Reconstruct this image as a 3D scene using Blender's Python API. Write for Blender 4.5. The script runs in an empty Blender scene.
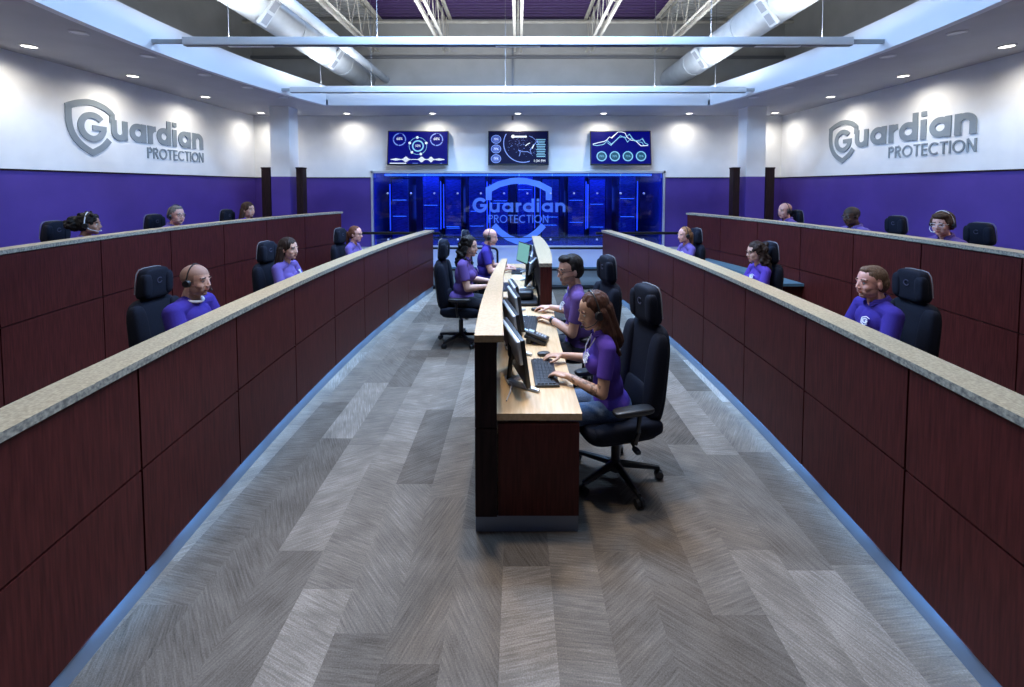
import bpy, bmesh, math, random
from mathutils import Vector, Matrix, noise
PI = math.pi
R = math.radians
sc = bpy.context.scene
COL = sc.collection
random.seed(7)
CH = 2.02          # camera height

# ------------------------------------------------------------------ materials
MATS = {}
def mat(name, col, rough=.5, metal=0., spec=.5, emit=None, estr=0.):
    if name in MATS: return MATS[name]
    m = bpy.data.materials.new(name); m.use_nodes = True
    b = m.node_tree.nodes['Principled BSDF']
    b.inputs['Base Color'].default_value = (*col, 1)
    b.inputs['Roughness'].default_value = rough
    b.inputs['Metallic'].default_value = metal
    b.inputs['Specular IOR Level'].default_value = spec
    if emit:
        b.inputs['Emission Color'].default_value = (*emit, 1)
        b.inputs['Emission Strength'].default_value = estr
    MATS[name] = m
    return m
def N(m, t, **kw):
    n = m.node_tree.nodes.new(t)
    for k, v in kw.items(): setattr(n, k, v)
    return n
def L(m, a, b): m.node_tree.links.new(a, b)
def bsdf(m): return m.node_tree.nodes['Principled BSDF']
def ramp(m, fac, stops):
    r = N(m, 'ShaderNodeValToRGB')
    e = r.color_ramp.elements
    while len(e) < len(stops): e.new(.5)
    for i, (p, c) in enumerate(stops):
        e[i].position = p; e[i].color = (*c, 1)
    L(m, fac, r.inputs[0]); return r
def noisy(name, c1, c2, scale=(1,1,1), nscale=20, rough=.5, metal=0., detail=4, bump=0., spec=.5, lo=.35, hi=.65):
    """a material whose colour wanders between two tones along a (stretched) noise"""
    if name in MATS: return MATS[name]
    m = mat(name, c1, rough, metal, spec)
    tc = N(m, 'ShaderNodeTexCoord'); mp = N(m, 'ShaderNodeMapping')
    mp.inputs['Scale'].default_value = scale
    L(m, tc.outputs['Object'], mp.inputs[0])
    ns = N(m, 'ShaderNodeTexNoise'); ns.inputs['Scale'].default_value = nscale; ns.inputs['Detail'].default_value = detail
    L(m, mp.outputs[0], ns.inputs['Vector'])
    r = ramp(m, ns.outputs['Fac'], [(lo, c1), (hi, c2)])
    L(m, r.outputs[0], bsdf(m).inputs['Base Color'])
    if bump:
        bp = N(m, 'ShaderNodeBump'); bp.inputs['Strength'].default_value = bump; bp.inputs['Distance'].default_value = .003
        L(m, ns.outputs['Fac'], bp.inputs['Height']); L(m, bp.outputs[0], bsdf(m).inputs['Normal'])
    return m

M_white = noisy('wall_paint', (.76,.77,.78), (.81,.82,.83), nscale=3, rough=.6)
M_purple = noisy('purple_paint', (.062,.030,.235), (.074,.037,.27), nscale=2, rough=.5)
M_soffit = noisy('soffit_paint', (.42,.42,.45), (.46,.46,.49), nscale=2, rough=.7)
M_fascia = mat('fascia_paint', (.74,.76,.80), .6)
M_wood = noisy('mahogany', (.038,.0058,.0050), (.080,.0150,.0125), scale=(9,9,.55), nscale=9, rough=.46, detail=8, spec=.18, lo=.3, hi=.7)
M_core = mat('dark_reveal', (.006,.004,.006), .6)
M_cap = noisy('speckled_laminate', (.30,.215,.12), (.46,.345,.205), nscale=85, rough=.5, detail=3)
M_capg = noisy('speckled_edge', (.13,.12,.10), (.38,.34,.26), nscale=60, rough=.5, detail=3)
M_maple = noisy('maple_top', (.50,.33,.17), (.60,.42,.24), scale=(7,.8,7), nscale=7, rough=.4)
M_base = mat('toe_kick_vinyl', (.17,.20,.25), .45)
M_black = mat('black_plastic', (.012,.012,.014), .4)
M_blackm = mat('black_metal', (.015,.015,.018), .35, .6)
M_fabric = noisy('chair_fabric', (.0028,.0042,.011), (.006,.009,.021), nscale=180, rough=.85, bump=.2, spec=.25)
M_pipe = mat('chair_piping', (.17,.18,.20), .55)
M_silver = mat('silver_plastic', (.55,.57,.60), .35, .4)
M_keys = noisy('key_caps', (.010,.010,.012), (.03,.03,.035), nscale=60, rough=.45)
M_steelw = noisy('joist_paint', (.50,.47,.40), (.60,.57,.50), nscale=6, rough=.6)
M_deckp = mat('deck_purple', (.040,.012,.085), .6)
M_deckg = mat('deck_grey', (.46,.46,.45), .6)
M_duct = noisy('duct_metal', (.36,.38,.39), (.43,.45,.46), nscale=4, rough=.45)
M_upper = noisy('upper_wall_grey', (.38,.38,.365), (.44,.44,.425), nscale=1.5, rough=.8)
M_grille = mat('grille_grey', (.22,.23,.25), .5, .3)
M_lamp = mat('downlight_glow', (1,1,1), .5, emit=(1,.93,.82), estr=6)
M_lampoff = mat('downlight_dark_lens', (.75,.75,.78), .3)
M_ring = mat('downlight_ring', (.62,.62,.64), .4)
M_logo = noisy('logo_grey', (.205,.245,.275), (.235,.275,.305), nscale=2, rough=.5)
M_bar = mat('bar_aluminium', (.86,.88,.90), .4)
M_post = noisy('espresso_wood', (.010,.004,.005), (.022,.009,.010), scale=(6,6,.6), nscale=8, rough=.6, spec=.15)
M_dais = mat('pale_dais_floor', (.27,.31,.34), .4)
M_teal = mat('teal_laminate', (.10,.19,.24), .35)
M_paper = mat('paper', (.75,.75,.72), .7)
M_eye = mat('eye_white', (.6,.58,.55), .3)
M_iris = mat('iris_dark', (.02,.013,.01), .2)
M_glassframe = mat('spectacle_frame', (.03,.01,.012), .3)
M_headset = mat('headset_black', (.012,.012,.014), .4)
M_headw = mat('headset_white', (.6,.6,.62), .4)
M_trouser = noisy('dark_trousers', (.008,.009,.016), (.016,.018,.03), nscale=120, rough=.9)
M_jeans = noisy('blue_jeans', (.05,.085,.16), (.09,.14,.24), nscale=150, rough=.9)
M_shoe = mat('shoe_black', (.01,.01,.01), .4)
M_wlogo = mat('shirt_logo_white', (.7,.72,.78), .6)

# carpet: skinny planks, each with its own tone and streak direction
def carpet():
    m = mat('carpet_planks', (.2,.2,.2), .95, spec=.1)
    tc = N(m, 'ShaderNodeTexCoord'); sx = N(m, 'ShaderNodeSeparateXYZ'); L(m, tc.outputs['Object'], sx.inputs[0])
    def mth(op, a, b=None):
        n = N(m, 'ShaderNodeMath', operation=op)
        for i, v in enumerate((a, b)):
            if v is None: continue
            if isinstance(v, (int, float)): n.inputs[i].default_value = v
            else: L(m, v, n.inputs[i])
        return n.outputs[0]
    row = mth('FLOOR', mth('DIVIDE', mth('ADD', sx.outputs['X'], .08), .25))
    w1 = N(m, 'ShaderNodeTexWhiteNoise', noise_dimensions='1D'); L(m, row, w1.inputs['W'])
    cell = mth('FLOOR', mth('ADD', mth('DIVIDE', sx.outputs['Y'], 1.0), mth('MULTIPLY', w1.outputs['Value'], 3.0)))
    cb = N(m, 'ShaderNodeCombineXYZ'); L(m, row, cb.inputs[0]); L(m, cell, cb.inputs[1])
    w2 = N(m, 'ShaderNodeTexWhiteNoise', noise_dimensions='2D'); L(m, cb.outputs[0], w2.inputs['Vector'])
    sc2 = N(m, 'ShaderNodeSeparateColor'); L(m, w2.outputs['Color'], sc2.inputs[0])
    # streak direction differs per plank
    ang = mth('MULTIPLY', mth('SUBTRACT', sc2.outputs[0], .5), 2.6)
    vr = N(m, 'ShaderNodeVectorRotate', rotation_type='Z_AXIS'); L(m, tc.outputs['Object'], vr.inputs['Vector']); L(m, ang, vr.inputs['Angle'])
    mp = N(m, 'ShaderNodeMapping'); mp.inputs['Scale'].default_value = (2.6, 52, 1); L(m, vr.outputs[0], mp.inputs[0])
    off = N(m, 'ShaderNodeVectorMath', operation='ADD'); L(m, mp.outputs[0], off.inputs[0]); L(m, w2.outputs['Color'], off.inputs[1])
    ns = N(m, 'ShaderNodeTexNoise'); ns.inputs['Scale'].default_value = 2.2; ns.inputs['Detail'].default_value = 5; ns.inputs['Roughness'].default_value = .65
    L(m, off.outputs[0], ns.inputs['Vector'])
    fine = N(m, 'ShaderNodeTexNoise'); fine.inputs['Scale'].default_value = 160; fine.inputs['Detail'].default_value = 2
    L(m, tc.outputs['Object'], fine.inputs['Vector'])
    blot = N(m, 'ShaderNodeTexNoise'); blot.inputs['Scale'].default_value = 2.6; blot.inputs['Detail'].default_value = 3; L(m, off.outputs[0], blot.inputs['Vector'])
    big = N(m, 'ShaderNodeTexNoise'); big.inputs['Scale'].default_value = 5; big.inputs['Detail'].default_value = 2; L(m, tc.outputs['Object'], big.inputs['Vector'])
    v = mth('ADD', mth('MULTIPLY', ns.outputs['Fac'], .95), mth('MULTIPLY', sc2.outputs[1], .56))
    v = mth('ADD', v, mth('MULTIPLY', mth('SUBTRACT', big.outputs['Fac'], .5), .45))
    v = mth('ADD', v, mth('MULTIPLY', fine.outputs['Fac'], .62))
    r = ramp(m, mth('MULTIPLY', mth('SUBTRACT', v, .55), .80), [(.02, (.062,.050,.040)), (.5, (.192,.160,.130)), (1.0, (.48,.41,.34))])
    L(m, r.outputs[0], bsdf(m).inputs['Base Color'])
    bp = N(m, 'ShaderNodeBump'); bp.inputs['Strength'].default_value = .35; bp.inputs['Distance'].default_value = .004
    L(m, v, bp.inputs['Height']); L(m, bp.outputs[0], bsdf(m).inputs['Normal'])
    return m
M_carpet = carpet()

def glassmat(name, tint, gloss=.08):
    m = bpy.data.materials.new(name); m.use_nodes = True
    nt = m.node_tree; nt.nodes.clear()
    o = nt.nodes.new('ShaderNodeOutputMaterial'); mx = nt.nodes.new('ShaderNodeMixShader')
    t = nt.nodes.new('ShaderNodeBsdfTransparent'); g = nt.nodes.new('ShaderNodeBsdfGlossy')
    t.inputs[0].default_value = (*tint, 1); g.inputs['Roughness'].default_value = .04; g.inputs[0].default_value = (.75,.8,1,1)
    mx.inputs[0].default_value = gloss
    nt.links.new(t.outputs[0], mx.inputs[1]); nt.links.new(g.outputs[0], mx.inputs[2]); nt.links.new(mx.outputs[0], o.inputs[0])
    return m
M_glass = glassmat('blue_glass', (.50,.62,1.0), .06)
def filmmat(name, col, a):
    m = bpy.data.materials.new(name); m.use_nodes = True
    b = m.node_tree.nodes['Principled BSDF']
    b.inputs['Base Color'].default_value = (*col, 1); b.inputs['Alpha'].default_value = a; b.inputs['Roughness'].default_value = .6
    return m
M_film = filmmat('logo_film', (.16,.34,1.0), .60)

# ------------------------------------------------------------------ mesh helpers
def sharpen(bm, ang=.62):
    for f in bm.faces: f.smooth = True
    for e in bm.edges:
        if len(e.link_faces) == 2:
            try:
                if e.calc_face_angle() > ang: e.smooth = False
            except ValueError: pass
def obj(name, bm, m, parent=None, smooth=True, ang=.62):
    bmesh.ops.recalc_face_normals(bm, faces=bm.faces)
    if smooth: sharpen(bm, ang)
    me = bpy.data.meshes.new(name); bm.to_mesh(me); bm.free()
    for q in (m if isinstance(m, (list, tuple)) else [m]): me.materials.append(q)
    o = bpy.data.objects.new(name, me); COL.objects.link(o)
    if parent: o.parent = parent
    return o
def NB(): return bmesh.new()
def box(bm, c, s, M=None, bev=0., mi=0):
    g = bmesh.ops.create_cube(bm, size=1)
    vs = g['verts']
    T = Matrix.Translation(c) @ Matrix.Diagonal((*s, 1))
    bmesh.ops.transform(bm, matrix=(M @ T) if M else T, verts=vs)
    fs = list({f for v in vs for f in v.link_faces})
    for f in fs: f.material_index = mi
    if bev:
        es = list({e for v in vs for e in v.link_edges})
        bmesh.ops.bevel(bm, geom=es, offset=bev, segments=3, affect='EDGES', profile=.5)
def frame_z(d):
    d = Vector(d).normalized(); return d.to_track_quat('Z', 'Y').to_matrix().to_4x4()
def cone(bm, p0, p1, r0, r1=None, seg=12, caps=True, mi=0):
    p0, p1 = Vector(p0), Vector(p1); r1 = r0 if r1 is None else r1
    Q = frame_z(p1-p0); A, B = [], []
    for i in range(seg):
        a = 2*PI*i/seg; d = Q @ Vector((math.cos(a), math.sin(a), 0))
        A.append(bm.verts.new(p0+d*r0)); B.append(bm.verts.new(p1+d*r1))
    fs = [bm.faces.new((A[i], A[(i+1) % seg], B[(i+1) % seg], B[i])) for i in range(seg)]
    fs += [bm.faces.new(A[::-1]), bm.faces.new(B)]
    for f in fs: f.material_index = mi
_SPH = {}
def _unit(seg):
    if seg not in _SPH:
        nv = max(6, seg//2+2); vs = [(0, 0, -1.)]; fs = []
        for j in range(1, nv):
            ph = -PI/2+PI*j/nv
            for i in range(seg): th = 2*PI*i/seg; vs.append((math.cos(ph)*math.cos(th), math.cos(ph)*math.sin(th), math.sin(ph)))
        vs.append((0, 0, 1.)); T = len(vs)-1
        for i in range(seg):
            k = (i+1) % seg; fs.append((0, 1+k, 1+i)); fs.append((T, T-seg+i, T-seg+k))
            for j in range(nv-2): o = 1+j*seg; fs.append((o+i, o+k, o+seg+k, o+seg+i))
        _SPH[seg] = (vs, fs)
    return _SPH[seg]
def ell(bm, c, r, M=None, seg=16):
    if isinstance(r, (int, float)): r = (r, r, r)
    T = Matrix.Translation(c) @ Matrix.Diagonal((*r, 1))
    if M: T = M @ T
    V, F = _unit(seg); q = [bm.verts.new(T @ Vector(v)) for v in V]
    for f in F: bm.faces.new([q[i] for i in f])
def caps(bm, p0, p1, r0, r1=None, seg=12):
    r1 = r0 if r1 is None else r1
    ell(bm, p0, r0, seg=seg); ell(bm, p1, r1, seg=seg); cone(bm, p0, p1, r0, r1, seg=seg)
def sup(bm, c, r, e=.45, M=None, nu=28, nv=16, taper=0.):
    """superellipsoid cushion; taper narrows y towards +z"""
    def f(w, e): return math.copysign(abs(w)**e, w)
    rows = []
    for j in range(nv+1):
        ph = -PI/2 + PI*j/nv
        row = []
        for i in range(nu):
            th = 2*PI*i/nu
            x = f(math.cos(ph), e)*f(math.cos(th), e); y = f(math.cos(ph), e)*f(math.sin(th), e); z = f(math.sin(ph), e)
            p = Vector((c[0]+x*r[0], c[1]+y*r[1]*(1-taper*(z+1)/2), c[2]+z*r[2]))
            row.append(p)
        rows.append(row)
    bot = bm.verts.new(sum(rows[0], Vector())/nu); top = bm.verts.new(sum(rows[-1], Vector())/nu)
    vr = [[bm.verts.new(p) for p in row] for row in rows[1:-1]]
    for i in range(nu):
        k = (i+1) % nu
        bm.faces.new((bot, vr[0][k], vr[0][i])); bm.faces.new((top, vr[-1][i], vr[-1][k]))
        for j in range(len(vr)-1): bm.faces.new((vr[j][i], vr[j][k], vr[j+1][k], vr[j+1][i]))
    if M:
        bmesh.ops.transform(bm, matrix=M, verts=[bot, top]+[v for r_ in vr for v in r_])
def tube(bm, pts, r, seg=8, closed=False):
    pts = [Vector(p) for p in pts]; n = len(pts); rings = []
    up = Vector((0, 0, 1))
    for i, p in enumerate(pts):
        a = pts[(i-1) % n] if (closed or i > 0) else p
        b = pts[(i+1) % n] if (closed or i < n-1) else p
        t = (b-a).normalized()
        u = up.cross(t)
        if u.length < .05: u = Vector((1, 0, 0)).cross(t)
        u.normalize(); v = t.cross(u)
        rings.append([bm.verts.new(p + r*(math.cos(2*PI*k/seg)*u + math.sin(2*PI*k/seg)*v)) for k in range(seg)])
    for i in range(n if closed else n-1):
        A, B = rings[i], rings[(i+1) % n]
        for k in range(seg): bm.faces.new((A[k], A[(k+1) % seg], B[(k+1) % seg], B[k]))
    if not closed:
        bm.faces.new(rings[0][::-1]); bm.faces.new(rings[-1])
def arc(c, r, a0, a1, n, plane='xy', z=0):
    out = []
    for i in range(n+1):
        a = R(a0 + (a1-a0)*i/n); u, v = c[0]+r*math.cos(a), c[1]+r*math.sin(a)
        out.append((u, v))
    return out
def strip(bm, fa, fb, y0, y1, z0, z1, n=12, mi=0, mtop=None):
    """solid between the plan curves x=fa(y), x=fb(y)"""
    rows = []
    for i in range(n+1):
        y = y0+(y1-y0)*i/n
        rows.append([bm.verts.new((fa(y), y, z0)), bm.verts.new((fb(y), y, z0)), bm.verts.new((fb(y), y, z1)), bm.verts.new((fa(y), y, z1))])
    fs = []
    for a, b in zip(rows, rows[1:]):
        for k in range(4):
            f = bm.faces.new((a[k], a[(k+1) % 4], b[(k+1) % 4], b[k])); f.material_index = mi
            if mtop is not None and k == 2: f.material_index = mtop
    for r_ in (rows[0], rows[-1]): bm.faces.new(r_).material_index = mi
def remesh_obj(name, bm, vox, smooth_it, m, parent=None, factor=.5):
    me = bpy.data.meshes.new('tmp'); bmesh.ops.recalc_face_normals(bm, faces=bm.faces); bm.to_mesh(me); bm.free()
    t = bpy.data.objects.new('tmp', me); COL.objects.link(t)
    md = t.modifiers.new('r', 'REMESH'); md.mode = 'VOXEL'; md.voxel_size = vox; md.use_smooth_shade = True
    if smooth_it:
        s = t.modifiers.new('s', 'SMOOTH'); s.factor = factor; s.iterations = smooth_it
    dg = bpy.context.evaluated_depsgraph_get(); dg.update()
    out = bpy.data.meshes.new_from_object(t.evaluated_get(dg)); out.name = name
    bpy.data.objects.remove(t); bpy.data.meshes.remove(me)
    out.materials.clear()
    for q in (m if isinstance(m, (list, tuple)) else [m]): out.materials.append(q)
    out.polygons.foreach_set('use_smooth', [True]*len(out.polygons))
    o = bpy.data.objects.new(name, out); COL.objects.link(o)
    if parent: o.parent = parent
    return o
def thing(name, label, cat, loc=(0,0,0), rz=0., group=None):
    o = bpy.data.objects.new(name, None); COL.objects.link(o)
    o.location = loc; o.rotation_euler = (0, 0, rz); o['label'] = label; o['category'] = cat
    o.empty_display_size = .1
    if group: o['group'] = group
    return o
def tag(o, label, cat, group=None):
    o['label'] = label; o['category'] = cat
    if group: o['group'] = group
    return o
def struct(name, bm, m, parent=None, smooth=True):
    o = obj(name, bm, m, parent, smooth)
    if parent is None: o['kind'] = 'structure'
    return o
def dup(root, loc, rz, label, group=None):
    r = root.copy(); COL.objects.link(r); r.location = loc; r.rotation_euler = (0, 0, rz); r['label'] = label
    if group: r['group'] = group
    for ch in list(root.children):
        c = ch.copy(); COL.objects.link(c); c.parent = r
        for g in ch.children:
            d = g.copy(); COL.objects.link(d); d.parent = c
    return r

# ------------------------------------------------------------------ layout curves (metres; +Y is away from the camera)
WX, BY, NY = 6.9, 11.58, -3.2         # side walls, back wall, wall behind the camera
SOF, FTOP, DECK = 3.86, 4.29, 6.3     # soffit, top of its fascia, roof deck
BAND = 2.25                           # top of the purple band
front = lambda y: 1.95-.0195*(y-4.4)**2
frontR = lambda y: 1.98-.0192*(y-4.15)**2
backL = lambda y: 4.56-.0502*(y-5.57)**2
backR = lambda y: 4.15-.0372*(y-4.77)**2
openx = lambda y: 4.93-.042*(y-6.3)**2 if y > 3 else 4.93-.042*10.89

# ------------------------------------------------------------------ room shell
bm = NB(); box(bm, (0, (BY+NY)/2, -.05), (2*WX+.4, BY-NY+.4, .1)); struct('floor', bm, M_carpet)
def side_wall(name, s):
    bm = NB()
    box(bm, (s*(WX+.1), (BY+NY)/2, BAND/2), (.2, BY-NY, BAND), mi=1)
    box(bm, (s*(WX+.1), (BY+NY)/2, (BAND+SOF)/2), (.2, BY-NY, SOF-BAND), mi=0)
    box(bm, (s*(WX+.1), (BY+NY)/2, (SOF+DECK+.2)/2), (.2, BY-NY, DECK+.2-SOF), mi=2)
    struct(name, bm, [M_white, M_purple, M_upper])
side_wall('wall_left', -1); side_wall('wall_right', 1)
GX0, GX1, GZ0, GZ1 = -3.80, 3.80, .43, 2.37      # server room window
bm = NB()
box(bm, (-(WX+3.8)/2, BY+.1, BAND/2), (WX-3.8, .2, BAND), mi=1)
box(bm, ((WX+3.8)/2, BY+.1, BAND/2), (WX-3.8, .2, BAND), mi=1)
box(bm, (0, BY+.1, GZ0/2), (7.6, .2, GZ0), mi=0)
for s in (-1, 1): box(bm, (s*(WX+3.8)/2, BY+.1, (BAND+GZ1)/2), (WX-3.8, .2, GZ1-BAND), mi=0)
box(bm, (0, BY+.1, (GZ1+SOF)/2), (2*WX, .2, SOF-GZ1), mi=0)
box(bm, (0, BY+.1, (SOF+DECK+.2)/2), (2*WX, .2, DECK+.2-SOF), mi=2)
struct('wall_back', bm, [M_white, M_purple, M_upper])
bm = NB()
box(bm, (0, NY-.1, DECK/2), (2*WX, .2, DECK+.2)); struct('wall_front', bm, mat('rear_wall_dark', (.08,.07,.09), .8))
# thin dark rail where white meets purple
for k, (c, s) in enumerate([((-WX+.008, (BY+NY)/2, BAND), (.016, BY-NY, .022)), ((WX-.008, (BY+NY)/2, BAND), (.016, BY-NY, .022)),
                            ((-(WX+3.86)/2, BY-.008, BAND), (WX-3.86, .016, .022)), (((WX+3.86)/2, BY-.008, BAND), (WX-3.86, .016, .022))]):
    bm = NB(); box(bm, c, s); struct('trim_%d' % (k+1), bm, M_post)
# soffit ring with the curved fascia
bm = NB()
for s in (-1, 1):
    strip(bm, lambda y: s*WX, lambda y: s*(openx(y)+.10), NY, 10.05, SOF, SOF+.12, n=30)
box(bm, (0, (10.15+BY)/2, SOF+.06), (2*WX, BY-10.15, .12))
for s in (-1, 1): box(bm, (s*5.6, 10.1, SOF+.06), (2.6, .1, .12))
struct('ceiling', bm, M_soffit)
bm = NB()
for s in (-1, 1):
    strip(bm, lambda y: s*openx(y), lambda y: s*(openx(y)+.10), NY, 10.05, SOF-.004, FTOP, n=30)
box(bm, (0, 10.10, (SOF+FTOP)/2), (2*openx(10.05)+.2, .10, FTOP-SOF+.004))
struct('trim_5', bm, M_fascia)
# corrugated roof deck: purple over the middle bays, grey outside
def deck(name, x0, x1, m):
    bm = NB(); prof = []
    y = NY
    while y < BY:
        prof += [(y, DECK), (y+.075, DECK), (y+.095, DECK+.045), (y+.15, DECK+.045)]
        y += .17
    a = [bm.verts.new((x0, p[0], p[1])) for p in prof]; b = [bm.verts.new((x1, p[0], p[1])) for p in prof]
    for i in range(len(prof)-1): bm.faces.new((a[i], a[i+1], b[i+1], b[i]))
    struct(name, bm, m, smooth=False)
deck('ceiling_deck', -3.57, 3.57, M_deckp); deck('ceiling_deck', -WX, -3.57, M_deckg); deck('ceiling_deck', 3.57, WX, M_deckg)
bm = NB(); box(bm, (0, (BY+NY)/2, DECK+.2), (2*WX+.4, BY-NY+.4, .1)); struct('ceiling_roof', bm, M_upper)

# platforms for the rear rows and the dais in front of the server room
bm = NB()
strip(bm, lambda y: -WX, lambda y: -(backL(y)+.17), -1.0, 9.45, 0, .27, n=20); struct('floor_platform', bm, M_carpet)
bm = NB()
strip(bm, lambda y: WX, lambda y: backR(y)+.17, -1.0, 9.02, 0, .27, n=20); struct('floor_platform', bm, M_carpet)
bm = NB()
box(bm, (0, (8.62+BY)/2, .215), (6.6, BY-8.62, .43)); box(bm, (-5.1, (9.5+BY)/2, .213), (3.6, BY-9.5, .426)); box(bm, (5.1, (9.1+BY)/2, .213), (3.6, BY-9.1, .426))
struct('floor_dais', bm, M_dais)
bm = NB(); box(bm, (0, 8.61, .415), (6.6, .03, .035)); struct('trim_6', bm, M_teal)
bm = NB(); box(bm, (0, 8.605, .035), (6.6, .03, .07)); struct('baseboard_dais', bm, M_black)

# columns and the dark posts beside them
for k, s in enumerate((-1, 1)):
    bm = NB()
    box(bm, (s*5.50, 10.42, BAND/2), (.44, .42, BAND), mi=1); box(bm, (s*5.50, 10.42, (BAND+SOF)/2), (.44, .42, SOF-BAND), mi=0)
    struct('column_%s' % ('left', 'right')[k], bm, [M_white, M_purple])
    side = ('left', 'right')[k]
    for x, w, wh in ((5.84, .20, 'between the white column and the %s side wall' % side), (5.06, .15, 'on the aisle side of the %s white column' % side)):
        bm = NB(); box(bm, (s*x, 10.30, .42+1.01), (w, .20, 2.02), bev=.006)
        r_ = thing('wooden_post', 'tall dark espresso wood post standing ' + wh, 'post', (0, 0, 0))
        obj('post_body', bm, M_post, r_)
        bm = NB(); box(bm, (s*x, 10.30, 2.45), (w+.015, .215, .03), bev=.004); obj('post_cap', bm, M_post, r_)

# ------------------------------------------------------------------ server room behind the glass
SB = 15.0
M_srv = mat('server_room_wall', (.10,.13,.30), .6)
bm = NB()
box(bm, (0, SB+.05, 1.4), (8.4, .1, 2.8)); box(bm, (-4.2, (BY+.2+SB)/2, 1.4), (.1, SB-BY-.2, 2.8)); box(bm, (4.2, (BY+.2+SB)/2, 1.4), (.1, SB-BY-.2, 2.8))
struct('wall_server_room', bm, M_srv)
bm = NB(); box(bm, (0, (BY+.2+SB)/2, .38), (8.4, SB-BY-.2, .1)); struct('floor_server_room', bm, mat('raised_floor', (.06,.07,.14), .25))
bm = NB(); box(bm, (0, (BY+.2+SB)/2, 2.75), (8.4, SB-BY-.2, .1)); struct('ceiling_server_room', bm, M_srv)
M_rack = mat('rack_black', (.014,.016,.03), .35, .3)
M_rdoor = noisy('rack_mesh_door', (.02,.03,.10), (.05,.08,.30), scale=(1,1,6), nscale=9, rough=.3)
M_led = mat('blue_led', (.05,.1,.6), .4, emit=(.05,.16,1.0), estr=1.6)
M_led2 = mat('cyan_led', (.1,.3,.6), .4, emit=(.12,.42,1.0), estr=1.6)
rackx = [-3.45, -2.62, -2.0, -1.2, -.55, .22, .95, 1.75, 2.45, 3.2]
wh = ['leftmost, at the edge of the blue glass', 'second from the left end', 'third from the left end', 'left of the big shield emblem', 'behind the large letter G on the glass',
      'behind the middle of the glass emblem', 'behind the last letters of the glass emblem', 'just right of the glass emblem', 'second from the right end', 'rightmost, at the right edge of the glass']
for i, x in enumerate(rackx):
    w = .56; yy = 12.9+(i % 3)*.35; hh = 1.86+(i % 2)*.08
    r_ = thing('server_rack', 'blue lit server rack, ' + wh[i], 'server rack', (x, yy, .43), 0, 'server racks behind the blue glass')
    bm = NB(); box(bm, (0, .4, hh/2), (w, .8, hh), bev=.01); obj('rack_cabinet', bm, M_rack, r_)
    bm = NB(); box(bm, (0, -.01, hh/2), (w-.08, .02, hh-.12)); obj('rack_door', bm, M_rdoor, r_)
    for k in range(2+(i*3) % 3):
        z = .25+random.random()*1.45; bm = NB(); box(bm, (random.uniform(-.02, .02), -.025, z), (w-.16, .01, .012)); obj('status_light', bm, M_led2, r_)
    bm = NB(); box(bm, ((w/2+.015)*(1 if i % 2 else -1), -.02, hh/2+.05), (.022, .02, hh-.5)); obj('light_strip', bm, M_led, r_)
# bright lit bays between racks (wall mounted light panels of the server room)
for x, w, z0, z1, wh2 in ((-3.05, .22, .9, 2.1, 'at the left end'), (-1.58, .16, .8, 2.0, 'left of the shield'), (1.35, .14, 1.0, 1.9, 'right of the shield'), (2.85, .3, 1.2, 2.05, 'near the right end')):
    bm = NB(); box(bm, (x, SB-.03, (z0+z1)/2), (w, .04, z1-z0), bev=.008)
    tag(obj('wall_light', bm, mat('blue_panel', (.1,.2,.7), .4, emit=(.06,.16,.95), estr=2.2)), 'tall blue light panel glowing on the server room rear wall ' + wh2, 'wall light', 'wall lights in the server room')
bm = NB(); box(bm, (0, BY+.34, 2.33), (7.2, .06, .05), bev=.01)
tag(obj('light_tube', bm, mat('cove_cyan', (.2,.4,.9), .4, emit=(.10,.30,1.0), estr=2.0)), 'long blue light tube along the top inside the server room', 'light')
# window frame and panes
wf = bpy.data.objects.new('window_1', None); COL.objects.link(wf); wf['kind'] = 'structure'
bm = NB()
for s in (-1, 1): box(bm, (s*3.825, BY-.01, (GZ0+GZ1)/2+.02), (.05, .10, GZ1-GZ0+.09))
box(bm, (0, BY-.01, GZ1+.025), (7.7, .10, .05)); box(bm, (0, BY-.01, GZ0+.015), (7.6, .08, .03))
obj('window_frame', bm, M_silver, wf)
seams = [-3.8, -2.9, -2.45, -1.5, -.8, 0.03, .9, 1.85, 2.7, 3.8]
for a, b in zip(seams, seams[1:]):
    bm = NB(); box(bm, ((a+b)/2, BY+.02, (GZ0+GZ1)/2), (b-a-.012, .012, GZ1-GZ0-.02)); obj('glass_pane', bm, M_glass, wf)
for z in (1.84, .62):
    for i in range(12):
        x = -3.43+i*.613
        if z < 1 and i not in (7, 9, 0, 11, 3): continue
        bm = NB(); cone(bm, (x, BY+.012, z), (x, BY-.03, z), .028, .02, seg=16); obj('glass_dot', bm, mat('bright_dot', (.8,.82,.9), .25, .3), wf)  # rows of small bright discs on the glass

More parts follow.
